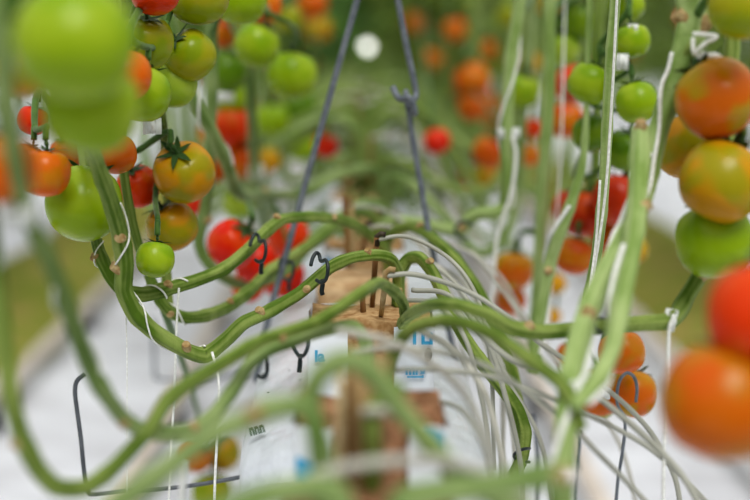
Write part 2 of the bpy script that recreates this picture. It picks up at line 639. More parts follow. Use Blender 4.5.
def tomato_stem(name, pts, r, m, label, group=None, scars=(), ridge=.11, step=7, nodes=True, seg=20, top=None):
    cp = [p if isinstance(p, Vector) else P(*p) for p in pts]
    sp = spline(cp, step, .72)
    n = len(sp)
    rr = []
    for i in range(n):
        t = i / (n - 1) * (len(cp) - 1)
        i0 = min(int(t), len(cp) - 2)
        if hasattr(r, '__len__'):
            rad = r[i0] + (r[i0 + 1] - r[i0]) * (t - i0)
        else:
            rad = r
        rr.append(rad * .83 * (1 + .07 * mnoise.noise(sp[i] * 14)))
    # swollen nodes
    L = 0
    for i in range(1, n):
        L += (sp[i] - sp[i - 1]).length
        if nodes:
            d = (L % .085) - .04
            rr[i] *= 1 + .13 * math.exp(-(d / .008) ** 2)
    mb = MB()
    # stems that leave the frame at the top go on up to the crop wire
    full, fr = list(sp), list(rr)
    if sp[-1].z > CAMH + .02 and pts[-1][1] <= -30:
        d = (sp[-1] - sp[-2]).normalized()
        for k in range(1, 9):
            full.append(sp[-1] + Vector((d.x * .04 * k, d.y * .04 * k, .14 * k)))
            fr.append(rr[-1] * (1 - .03 * k))
    mb.tube(full, fr, seg, ridge=ridge)
    o = mb.build(name, m, origin=cp[0])
    at = o.data.attributes.new('streak', 'FLOAT', 'POINT')
    vals, L = [], 0
    for i in range(len(full)):
        L += (full[i] - full[i - 1]).length if i else 0
        for k in range(seg):
            a = 2 * math.pi * k / seg
            vals.append(1.6 * mnoise.noise(Vector((math.cos(a) * 2.6, math.sin(a) * 2.6, L * 7))) + .5 * mnoise.noise(Vector((math.cos(a) * 2, math.sin(a) * 2, L * 60))))
    at.data.foreach_set('value', vals)
    tag(o, label, 'plant stem', group)
    for s in scars:
        t = s[0] * (n - 1)
        i = int(min(n - 2, t))
        p = sp[i].lerp(sp[i + 1], t - i)
        T = (sp[i + 1] - sp[i]).normalized()
        side = Vector(s[1])
        side = (side - T * side.dot(T)).normalized()
        ln = s[2] if len(s) > 2 else .006
        mb = MB()
        ra = rr[i]
        d = (side + T * .55).normalized()
        q0 = p + side * ra * .45 - cp[0]
        q1 = q0 + d * (ra * .55 + ln * .6)
        mb.tube([q0, q1], [ra * .78, ra * .60], 12)
        q2 = q1 + d * .0003
        mb.tube([q2, q2 + d * .0012], [ra * .60, ra * .52], 12)
        mb.build('leaf_scar', M_SCAR, o, smooth=False)
    return o, sp, rr


STEMS = {}


def S(key, *a, **k):
    STEMS[key] = tomato_stem('tomato_vine', *a, **k)


GL = 'tomato stems arching left from the gutter'
GR = 'tomato stems on the right of the gutter'
U_ = (0, 0, 1)
CAMD = (0, -1, .3)
S('S1', [(399, 306, 1.535), (398, 276, 1.53), (391, 259, 1.51), (376, 255, 1.50), (352, 258, 1.49), (330, 268, 1.49), (300, 293, 1.48), (268, 312, 1.47), (244, 323, 1.46), (226, 340, 1.46),
          (206, 355, 1.46), (188, 351, 1.45), (155, 332, 1.44), (135, 312, 1.43), (124, 288, 1.42), (125, 262, 1.41), (121, 236, 1.40), (110, 198, 1.37), (97, 162, 1.34), (86, 132, 1.31), (78, 60, 1.28), (72, -40, 1.28)],
  [.0072, .0072, .0072, .007, .0068, .0072, .0074, .008, .0085, .0085, .009, .0088, .0092, .0098, .0102, .0106, .0100, .0092, .0086, .008, .008, .008], M_STEM,
  'sharp green stem through the black hook, dipping low then climbing the left side', GL,
  [(.16, (-.2, -.5, .8), .002), (.345, (-.3, -.6, .8), .004), (.275, (0, -1, -.1), .001), (.53, (.4, -.8, .6), .006), (.70, (-1, -.3, 0), .006), (.765, (0, -1, .2), .002)], step=8)
S('S2', [(389, 272, 1.835), (384, 248, 1.82), (372, 236, 1.80), (356, 225, 1.76), (336, 219, 1.72), (308, 217, 1.68), (282, 220, 1.64), (264, 233, 1.61), (245, 252, 1.58), (222, 270, 1.55), (195, 281, 1.52), (168, 289, 1.50),
          (143, 295, 1.48), (124, 291, 1.48), (110, 276, 1.47), (101, 258, 1.47), (95, 236, 1.50), (90, 205, 1.55), (84, 160, 1.58), (78, 60, 1.58), (72, -40, 1.58)],
  [.0078, .0078, .0078, .0074, .0074, .0074, .0074, .0078, .008, .008, .008, .0084, .009, .009, .008, .0075, .007, .007, .007, .007, .007], M_STEM,
  'green stem making the highest arch over the grow cubes toward the left', GL,
  [(.21, (0, -1, .4), .003), (.31, (-.2, -.3, 1), .004), (.55, (0, -.8, .8), .004), (.64, (-.8, -.6, -.2), .004), (.75, (-1, -.5, 0), .004)], step=8)
S('S3', [(380, 236, 2.08), (372, 216, 2.07), (355, 212, 2.02), (338, 224, 1.96), (318, 240, 1.88), (290, 258, 1.80), (268, 272, 1.75), (250, 290, 1.69), (228, 307, 1.64), (205, 316, 1.60), (187, 318, 1.58), (172, 313, 1.57),
          (160, 300, 1.56), (152, 282, 1.56), (142, 255, 1.56), (132, 220, 1.56), (124, 170, 1.56), (118, 80, 1.56), (116, -40, 1.56)],
  [.0085, .0085, .0085, .0085, .0085, .0085, .0085, .0085, .0082, .0078, .0076, .0076, .0072, .0065, .006, .006, .006, .006, .006], M_STEM,
  'third green stem just behind the sharp stem, curling up behind the small green tomato', GL,
  [(.44, (0, -.8, .7), .004), (.62, (0, -1, -.2), .001), (.30, (0, -1, .3), .001)])
S('D', [(384, 214, 2.42), (376, 172, 2.40), (358, 170, 2.36), (336, 176, 2.32), (312, 188, 2.28), (290, 195, 2.24), (268, 195, 2.15), (248, 196, 2.0), (236, 190, 1.92), (228, 168, 1.86), (212, 132, 1.82), (192, 98, 1.8), (176, 60, 1.8), (166, 0, 1.8), (160, -50, 1.8)],
  .0095, M_STEM_G, 'hazy grey green stem leaning left beside the orange cluster, level near its foot', GL, [(.45, (0, -1, .3), .004)])
S('E', [(392, 240, 2.12), (380, 205, 2.10), (355, 208, 2.06), (320, 232, 2.0), (290, 268, 1.96), (262, 282, 1.93), (238, 284, 1.92), (218, 273, 1.90), (204, 257, 1.90), (199, 240, 1.90), (204, 215, 1.90), (208, 188, 1.90), (211, 120, 1.90), (212, 60, 1.90), (211, -40, 1.90)],
  .0088, M_STEM_G, 'soft green upright stem bending below the amber tomato, left of the red tomatoes', GL, [(.7, (1, -.4, 0), .004)])
S('F', [(392, 182, 2.9), (378, 178, 2.88), (350, 186, 2.8), (320, 212, 2.7), (290, 238, 2.62), (272, 240, 2.6), (262, 222, 2.58), (256, 185, 2.4), (253, 130, 2.3), (250, 80, 2.22), (247, 0, 2.2), (246, -50, 2.2)],
  .0098, M_STEM_G, 'blurred upright stem with a white clip, right of the orange cluster', GL)
S('T', [(404, 330, 1.46), (405, 322, 1.45), (405, 314, 1.43), (403, 304, 1.40), (395, 292, 1.36), (380, 283, 1.31), (362, 292, 1.24), (340, 307, 1.22), (318, 321, 1.20), (290, 331, 1.18), (262, 340, 1.16), (240, 352, 1.14), (212, 369, 1.12), (185, 386, 1.10), (165, 403, 1.08),
        (150, 428, 1.06), (130, 450, 1.05), (108, 472, 1.03), (84, 488, 1.01), (58, 488, .99), (38, 468, .98), (22, 435, .97), (12, 400, .96), (6, 355, .96), (0, 300, .96), (-10, 220, .96), (-20, 120, .96)],
  [.0062] * 8 + [.0062] * 3 + [.0068] * 7 + [.0075] * 4 + [.007] * 5, M_STEM_D, 'blurred green stem crossing down to the lower left corner and looping up the left edge', GL,
  [(.14, (0, -.5, 1), .002), (.36, (0, -1, -.5), .002), (.80, (-1, -.5, -.3), .002)], step=7)
S('U', [(371, 490, 1.21), (368, 385, 1.22), (366, 345, 1.235), (352, 326, 1.24), (312, 334, 1.22), (268, 350, 1.20), (248, 366, 1.18), (232, 390, 1.15), (214, 414, 1.12), (192, 430, 1.10), (165, 434, 1.08), (142, 430, 1.06), (124, 418, 1.05), (106, 394, 1.03),
        (90, 366, 1.02), (78, 336, 1.0), (64, 296, .98), (48, 256, .96), (34, 228, .95), (22, 196, .93), (14, 150, .91), (6, 95, .90), (0, 40, .89), (-6, -40, .89)],
  [.0064] * 5 + [.0065] * 4 + [.007] * 5 + [.0072] * 4 + [.0066] * 6, M_STEM_G, 'blurred grey green stem hanging along the left edge and turning up from the low bend', GL,
  [(.39, (0, -1, .5), .006), (.52, (0, -1, -.6), .002)])
S('X', [(336, 545, .880), (324, 460, .880), (314, 425, .880), (310, 402, .880), (315, 381, .880), (328, 367, .880), (344, 360, .880), (358, 362, .880), (374, 374, .880), (394, 400, .880), (418, 430, .880), (444, 458, .880), (470, 480, .880), (500, 500, .880), (540, 520, .880)],
  .0078, M_STEM_G, 'out of focus arching stem in front of the lettered cube, bending right', GR, [(.24, (-1, 0, .2), .002)])
S('W', [(330, 545, .885), (317, 440, .865), (311, 414, .865), (298, 406, .865), (272, 409, .865), (246, 420, .865), (216, 433, .865), (180, 459, .865), (140, 488, .865), (90, 525, .865)],
  .0082, M_STEM_G, 'out of focus stem sweeping from the nearest arch to the bottom left', GL, [(.5, (0, -1, .6), .003)])
S('BL', [(330, 560, .80), (340, 505, .80), (320, 488, .80), (270, 494, .80), (200, 520, .80), (120, 560, .80)],   .009, M_STEM_G, 'heavily blurred green stem along the bottom edge, left part', GL)
S('BR', [(395, 560, .82), (400, 505, .82), (440, 492, .82), (490, 486, .83), (530, 478, .84), (562, 474, .84), (585, 440, .85), (600, 560, .84)][:6],   .009, M_STEM_G, 'heavily blurred pale stem along the bottom edge, right part', GR, [(.98, (.6, -1, .3), .002)])
# right side
S('H', [(388, 262, 1.85), (386, 244, 1.84), (396, 231, 1.80), (412, 226, 1.77), (428, 235, 1.74), (445, 248, 1.71), (460, 264, 1.68), (478, 290, 1.65), (497, 330, 1.62), (512, 370, 1.60), (520, 420, 1.60)],
  .0075, M_STEM_D, 'green stem arching right just above the bright drip tube', GR, [(.35, (0, -.6, 1), .003)])
S('I', [(397, 306, 1.54), (399, 274, 1.55), (408, 259, 1.55), (420, 258, 1.54), (432, 271, 1.52), (446, 298, 1.50), (462, 332, 1.48), (482, 362, 1.46), (503, 388, 1.45), (518, 410, 1.44), (525, 434, 1.43), (521, 462, 1.42), (505, 490, 1.42), (480, 520, 1.42)],
  .0078, M_STEM_D, 'dark green stem hanging down the right flank of the bag among the tubes', GR, [(.28, (.3, -.5, .8), .004)])
S('J', [(384, 236, 2.1), (380, 226, 2.09), (400, 221, 2.06), (425, 224, 2.02), (446, 229, 1.98), (461, 230, 1.96), (469, 220, 1.95), (480, 214, 1.94), (495, 213, 1.93), (505, 205, 1.93), (508, 180, 1.92), (506, 140, 1.92), (508, 95, 1.92), (512, 50, 1.92), (519, 10, 1.92), (526, -50, 1.92)],
  .0098, M_STEM_L, 'pale green stem lying level through a black clip then rising behind the white string', GR, [(.36, (0, -1, .5), .004)])
S('K', [(532, 348, 1.95), (536, 310, 1.95), (539, 260, 1.95), (541, 200, 1.95), (545, 150, 1.95), (549, 90, 1.95), (549, 30, 1.95), (548, -50, 1.95)], .0092, M_STEM_L, 'straight pale upright stem left of the hanging green tomato group', GR)
S('L', [(533, 372, 1.75), (537, 330, 1.75), (543, 295, 1.75), (550, 262, 1.75), (560, 232, 1.74), (572, 200, 1.74), (582, 166, 1.74), (586, 120, 1.74), (588, 60, 1.74), (590, -50, 1.74)],
  [.009] * 5 + [.0075, .006, .004, .004, .004], M_STEM_L, 'slanting pale stem in front of the red tomatoes on the right', GR, [(.30, (0, -1, .3), .002)])
S('M', [(584, 330, 1.5), (590, 290, 1.5), (597, 250, 1.5), (602, 205, 1.5), (605, 165, 1.5), (608, 100, 1.5), (611, 50, 1.5), (615, 0, 1.5), (618, -50, 1.5)], .0066, M_STEM_L, 'slim upright stem with a white string, crossing the green tomatoes', GR)
S('N', [(594, 230, 2.0), (596, 150, 2.0), (598, 60, 2.0), (600, -50, 2.0)], .008, M_STEM, 'thin stem hidden behind the slim stem with string', GR)
S('O', [(560, 520, 1.050), (562, 470, 1.050), (565, 430, 1.059), (569, 385, 1.100), (577, 345, 1.135), (590, 306, 1.171), (611, 262, 1.210), (632, 225, 1.244), (645, 190, 1.275), (652, 160, 1.302), (661, 120, 1.320), (675, 85, 1.320), (686, 50, 1.320), (691, 22, 1.320), (690, -10, 1.320), (688, -60, 1.320)],
  [.0098, .0098, .010, .0104, .0107, .0105, .0104, .0101, .0098, .0096, .0108, .0142, .0158, .0165, .016, .016], M_STEM_L, 'thick pale stem leaning up to the right edge beside the ripening tomatoes', GR,
  [(.86, (1, -.2, 0), .003), (.88, (-1, -.2, .2), .002), (.31, (0, -1, .2), .002)], step=9)
S('PP', [(574, 408, 1.049), (598, 378, 1.076), (612, 350, 1.101), (619, 318, 1.130), (626, 280, 1.164), (634, 240, 1.200), (638, 200, 1.236), (640, 165, 1.268), (641, 128, 1.290)],
  [.006, .0074, .0084, .0092, .0096, .010, .0102, .0102, .0098], M_STEM_L, 'pale stem with a cut top crossing the leaning stem on the right', GR, [(.99, (0, .1, 1), .003), (.72, (1, -.3, .2), .004)])
S('Q', [(401, 332, 1.455), (403, 322, 1.43), (412, 313, 1.35), (432, 305, 1.28), (458, 305, 1.25), (486, 314, 1.25), (512, 328, 1.26), (540, 332, 1.27), (572, 330, 1.28), (610, 326, 1.29), (645, 323, 1.30), (668, 321, 1.31), (678, 313, 1.32), (687, 296, 1.33), (699, 276, 1.34), (712, 250, 1.35), (724, 190, 1.36), (732, 60, 1.37), (736, -50, 1.37)],
  [.0064] * 6 + [.0078] * 4 + [.0084] * 9, M_STEM, 'green stem running level to the right and bending up at the white tie', GR, [(.36, (0, -.6, .8), .002), (.50, (0, -1, .1), .001), (.775, (.8, -.5, .6), .003)], step=8)
S('R', [(384, 490, 1.21), (385, 392, 1.215), (393, 352, 1.20), (408, 332, 1.18), (420, 325, 1.17), (444, 320, 1.15), (470, 324, 1.13), (496, 335, 1.12), (518, 350, 1.10), (540, 366, 1.09), (560, 382, 1.08), (572, 400, 1.07), (580, 430, 1.06)],
  .0064, M_STEM_D, 'blurred green stem running down to the white joint of the leaning stem', GR)

S('Y', [(373, 630, .97), (372, 450, .93), (371, 426, .93), (373, 410, .93), (380, 396, .94), (391, 388, .945), (402, 394, .945)], .006, M_STEM_D,
  'blurred dark green young stem rising beside the reddish cube opening', GR)
S('V1', [(169, 312, 1.585), (166, 270, 1.61), (167, 215, 1.66), (167, 180, 1.66), (165, 145, 1.63), (161, 112, 1.58), (152, 60, 1.62), (150, -50, 1.62)], .006, M_STEM_D, 'slim green stem behind the yellow orange tomato, dropping to the third stem', GL)
S('V2', [(466, 216, 3.3), (474, 185, 3.3), (479, 120, 3.3), (477, 60, 3.3), (474, 0, 3.3), (474, -60, 3.3)], .010, M_STEM_FAR, 'blurred pale upright stem behind the rust red tomatoes', GR)
S('V3', [(436, 200, 3.9), (443, 150, 3.9), (446, 90, 3.9), (447, 30, 3.9), (447, -60, 3.9)], .010, M_STEM_FAR, 'far pale upright stem right of the hooked wire', GR)
S('V4', [(278, 236, 3.1), (268, 190, 3.1), (264, 120, 3.1), (262, 40, 3.1), (262, -60, 3.1)], .009, M_STEM_FAR, 'far upright stem behind the bright green tomatoes by the left wire', GL)
S('V5', [(830, 600, .97), (812, 420, .96), (800, 250, .95), (792, 60, .95), (788, -80, .95)], .0085, M_STEM, 'stem carrying the blurred red and orange pair beyond the right edge', GR)
S('V6', [(390, 214, 2.41), (386, 190, 2.40), (396, 177, 2.38), (414, 186, 2.35), (436, 208, 2.32), (458, 232, 2.3), (478, 252, 2.28), (502, 244, 2.28), (514, 210, 2.3), (520, 140, 2.3), (530, 40, 2.3), (534, -60, 2.3)], .0095, M_STEM_G, 'soft stem sloping right behind the right wire above the level pale stem', GR)
S('V7', [(372, 196, 2.72), (374, 172, 2.70), (390, 160, 2.68), (416, 168, 2.64), (440, 184, 2.6), (466, 192, 2.58), (492, 186, 2.58), (508, 150, 2.6), (516, 60, 2.6), (520, -60, 2.6)], .0095, M_STEM_FAR, 'blurred far stem arching right just above the gutter end', GR)
S('V8', [(376, 184, 3.0), (370, 160, 2.98), (350, 156, 2.94), (326, 168, 2.9), (300, 180, 2.86), (284, 172, 2.86), (280, 100, 2.86), (278, -60, 2.86)], .0095, M_STEM_FAR, 'blurred far stem arching left under the left wire', GL)
# far stems of the centre row: each arches out of its cube, left and right in turn
FARSP = []


def far_stem(x, y, sx, group, label, top=2.2, m=M_STEM_FAR, out=None):
    out = out or random.uniform(.30, .40)
    lean = random.uniform(-.35, .35)
    zb = random.uniform(.76, .86)
    p = [Vector((x + random.uniform(-.02, .02), y, .90)), Vector((x + sx * .02, y, random.uniform(1.0, 1.06))), Vector((x + sx * .13, y - .02, random.uniform(.96, 1.04))),
         Vector((x + sx * (out - .08), y - .05, zb + .03)), Vector((x + sx * out, y - .02, zb + .04)), Vector((x + sx * (out + .03), y + lean * .2, 1.05)),
         Vector((x + sx * (out + .02), y + lean * .6, 1.5)), Vector((x + sx * (out), y + lean, top))]
    mb = MB()
    mb.tube(spline(p, 5), .0082, 8)
    o = mb.build('tomato_vine', m, origin=p[0])
    tag(o, label, 'plant stem', group)
    return p


for k in range(44):
    y = 2.72 + k * .135 + (.06 if k % 2 else 0)
    sx = 1 if k % 2 else -1
    side = 'left' if sx < 0 else 'right'
    zt = random.uniform(.99, 1.05)
    x0 = random.uniform(-.04, .04)
    p = [Vector((x0, y, .91)), Vector((x0 + sx * .02, y, zt)), Vector((x0 + sx * .10, y - .03, zt + .015)), Vector((sx * .22, y - .08, zt - .06)), Vector((sx * .31, y - .14, .90)),
         Vector((sx * .37, y - .10, .87)), Vector((sx * .41, y, .96)), Vector((sx * .42, y + random.uniform(-.2, .2), 1.4)), Vector((sx * .42, y + random.uniform(-.3, .3), 2.2))]
    mb = MB()
    mb.tube(spline(p, 5), .0085, 8)
    tag(mb.build('tomato_vine', M_STEM_FAR if k % 3 else M_STEM_G, origin=p[0]), 'blurred far stem looping low over the gutter edge on its %s side' % side, 'plant stem', 'far stems looping over the gutter, %s side' % side)
k = 0
y = 2.72
while y < 12.5:
    for sx in (-1, 1):
        side = 'left' if sx < 0 else 'right'
        FARSP.append((sx, far_stem(0, y, sx, 'far stems of the centre row, %s side' % side, 'blurred distant stem of the centre row on its %s side' % side)))
    y += .30 if y < 8 else .4
    k += 1
# neighbouring rows
NEIGH = []
for sx in (-1, 1):
    side = 'left' if sx < 0 else 'right'
    for k in range(16):
        NEIGH.append((sx, far_stem(sx * 1.68, 5.2 + k * .8, -sx if k % 3 else sx, 'stems of the neighbouring %s row' % side, 'blurred stem in the neighbouring row on the %s' % side)))

# ---------------------------------------------------------------- foliage (uncountable leaves of the distant rows)
def leaflets(mb, c, size, n, droop=.5):
    """a compound leaf: rachis with pairs of pointed, lobed, folded leaflets"""
    az = random.uniform(0, 2 * math.pi)
    d = Vector((math.cos(az), math.sin(az), -droop)).normalized()
    side = d.cross(Vector((0, 0, 1))).normalized()
    nrm = side.cross(d)
    L = size
    for i in range(n):
        t = (i + 1) / n
        for s in ((-1, 1) if i < n - 1 else (0,)):
            b = c + d * L * t + Vector((0, 0, -.25 * L * t * t))
            ld = (side * s * 1.0 + d * (.5 if s else 1)).normalized() + Vector((0, 0, -random.uniform(.1, .6)))
            ld.normalize()
            w = ld.cross(nrm + Vector((random.uniform(-.4, .4), random.uniform(-.4, .4), 0))).normalized()
            l = L * random.uniform(.38, .55)
            ww_ = l * .26
            up = w.cross(ld) * (l * .07)
            vs = [b, b + ld * l * .3 + w * ww_ + up, b + ld * l * .42 + w * ww_ * .7 + up, b + ld * l * .62 + w * ww_ * .8 + up, b + ld * l, b + ld * l * .62 - w * ww_ * .8 + up, b + ld * l * .42 - w * ww_ * .7 + up, b + ld * l * .3 - w * ww_ + up, b + ld * l * .5]
            mb.add(vs, [(0, 1, 2, 8), (8, 2, 3, 4), (0, 8, 6, 7), (8, 4, 5, 6)])


def foliage(name, label, m, n, xr, yr, zr, size):
    mb = MB()
    for _ in range(n):
        leaflets(mb, Vector((random.uniform(*xr), random.uniform(*yr), random.uniform(*zr))), random.uniform(*size), random.randint(3, 4), random.uniform(.2, .9))
    return tag(mb.build(name, m, smooth=False), label, 'leaves', kind='stuff')


foliage('tomato_foliage', 'dark green leaves of the centre row, upper left of the wires', M_LEAF, 170, (-.62, -.16), (4.2, 11), (1.22, 1.75), (.2, .36))
foliage('tomato_foliage', 'green leaves of the centre row, upper right of the wires', M_LEAF2, 190, (.2, .66), (4.4, 11), (1.22, 1.75), (.2, .36))
foliage('tomato_foliage', 'dark leaves closing the far end of the centre row', M_LEAF, 500, (-.75, .75), (15, 24), (.75, 2.1), (.25, .45))
foliage('tomato_foliage', 'grey green leaves low over the distant gutter', M_LEAFFAR, 420, (-.42, .42), (6.5, 20), (.80, 1.08), (.12, .22))
foliage('tomato_foliage', 'small grey green side shoots among the distant arching stems', M_LEAFFAR, 260, (-.30, .34), (2.9, 7.5), (.86, 1.0), (.05, .11))
foliage('tomato_foliage', 'small side shoots between the canes of the middle cubes', M_LEAFFAR, 46, (-.10, .12), (2.3, 3.3), (.90, .98), (.04, .08))
foliage('tomato_foliage', 'leaves of the neighbouring row on the left', M_LEAF2, 300, (-2.15, -1.25), (5, 22), (1.12, 2.1), (.25, .45))
foliage('tomato_foliage', 'leaves of the neighbouring row on the right', M_LEAF2, 300, (1.25, 2.15), (5, 22), (1.12, 2.1), (.25, .45))
foliage('tomato_foliage', 'leaves of the rows beyond the left neighbour', M_LEAFFAR, 200, (-4.2, -3.0), (9, 24), (.9, 2.2), (.3, .55))
foliage('tomato_foliage', 'leaves of the rows beyond the right neighbour', M_LEAFFAR, 200, (3.0, 4.2), (9, 24), (.9, 2.2), (.3, .55))

mb = MB()
c = P(-6, -22, 1.02)
for (px, py, q) in ((10, -14, 1.0), (34, -2, 1.02), (22, 16, 1.04)):
    tip = P(px, py + 26, q)
    b_ = P(px - 14, py - 26, q)
    ax = (tip - b_)
    wv = Vector((1, 0, .45)).normalized() * ax.length * .30
    vs = [c, b_, b_ + ax * .3 + wv, b_ + ax * .62 + wv * .8, tip, b_ + ax * .62 - wv * .8, b_ + ax * .3 - wv, b_ + ax * .5 + Vector((0, .006, 0))]
    mb.add(vs[1:], [(0, 6, 1), (6, 2, 1), (6, 3, 2), (6, 4, 3), (6, 5, 4), (6, 0, 5)])
    mb.tube([c, b_.lerp(c, .5) + Vector((0, 0, .004)), b_ + ax * .05], .0022, 6)
tag(mb.build('tomato_leaf', M_LEAF), 'blurred dark green leaf in the upper left corner above the huge green tomato', 'leaf')

# ---------------------------------------------------------------- tomatoes
def tomato_body(seed):
    mb = MB()
    nu, nv = 30, 20
    for j in range(nv + 1):
        ph = math.pi * j / nv
        for i in range(nu):
            a = 2 * math.pi * i / nu
            r = math.sin(ph)
            z = math.cos(ph)
            lob = 1 + .025 * math.cos(5 * a + seed) * math.sin(ph) ** .5 * max(0, z) + .012 * math.sin(3 * a + seed * 2) * r
            sx = r ** .93 * lob
            zz = (math.copysign(abs(z) ** .92, z)) * .99
            if z > .55:
                zz -= .17 * ((z - .55) / .45) ** 2
            if z < -.85:
                zz += .03
            mb.v.append((sx * math.cos(a), sx * math.sin(a), zz))
    for j in range(nv):
        for i in range(nu):
            i2 = (i + 1) % nu
            mb.f.append((j * nu + i, (j + 1) * nu + i, (j + 1) * nu + i2, j * nu + i2))
    return mb


def calyx_body(seed):
    mb = MB()
    rnd = random.Random(seed)
    base = Vector((0, 0, .83))
    n = 6
    for k in range(n):
        a = 2 * math.pi * k / n + rnd.uniform(-.2, .2)
        d = Vector((math.cos(a), math.sin(a), 0))
        w = Vector((-d.y, d.x, 0))
        ln = rnd.uniform(.55, .85)
        curl = rnd.uniform(-.02, .22)
        rows = []
        for t, ww_, dz in ((0, .055, 0), (.25, .10, .045), (.5, .09, .05), (.78, .05, .04 + curl * .5), (1, .006, curl)):
            c = base + d * ln * t + Vector((0, 0, dz))
            rows.append((c - w * ww_ * 1.2, c + Vector((0, 0, -.02)), c + w * ww_ * 1.2))
        vs = [v for r in rows for v in r]
        fs = []
        for i in range(len(rows) - 1):
            for q_ in range(2):
                fs.append((i * 3 + q_, i * 3 + q_ + 1, i * 3 + q_ + 4, i * 3 + q_ + 3))
        mb.add(vs, fs)
    pd = [base + Vector((0, 0, -.02)), base + Vector((.01, 0, .14)), base + Vector((.04, .02, .26)), base + Vector((.1, .03, .42))]
    mb.tube(spline(pd, 3), [.075, .07, .065, .06, .065, .085, .09, .07, .06, .06], 8)
    return mb


PROTO = []
for s_ in range(4):
    b = tomato_body(s_ * 1.3)
    cb = calyx_body(s_)
    ob = b.build('tomato', TM['green'])
    ca = cb.build('calyx', M_SEPAL, ob)
    PROTO.append((ob, ca))
BODY = [(o.data, c.data) for o, c in PROTO]
for o, c in PROTO:
    bpy.data.objects.remove(c)
    bpy.data.objects.remove(o)
MESHCACHE = {}
TOM = {}
tcount = 0


def tomato(loc, R, key, label, group, tilt=None, spin=None, squash=1.0, calyx=True):
    global tcount
    v = tcount % 4
    tcount += 1
    mk = (v, key)
    if mk not in MESHCACHE:
        me = BODY[v][0].copy()
        me.materials.clear()
        me.materials.append(TM[key])
        MESHCACHE[mk] = me
    o = bpy.data.objects.new('tomato', MESHCACHE[mk])
    C.objects.link(o)
    o.location = loc
    o.scale = (R, R, R * squash)
    d = Vector(tilt) if tilt else Vector((random.uniform(-.5, .5), random.uniform(-.35, .5), 1))
    q_ = d.normalized().to_track_quat('Z', 'Y')
    o.rotation_euler = (q_.to_matrix() @ Matrix.Rotation(spin if spin is not None else random.uniform(0, 6.28), 3, 'Z')).to_euler()
    tag(o, label, 'tomato', group)
    if calyx:
        c = bpy.data.objects.new('calyx', BODY[v][1])
        C.objects.link(c)
        c.parent = o
    return o


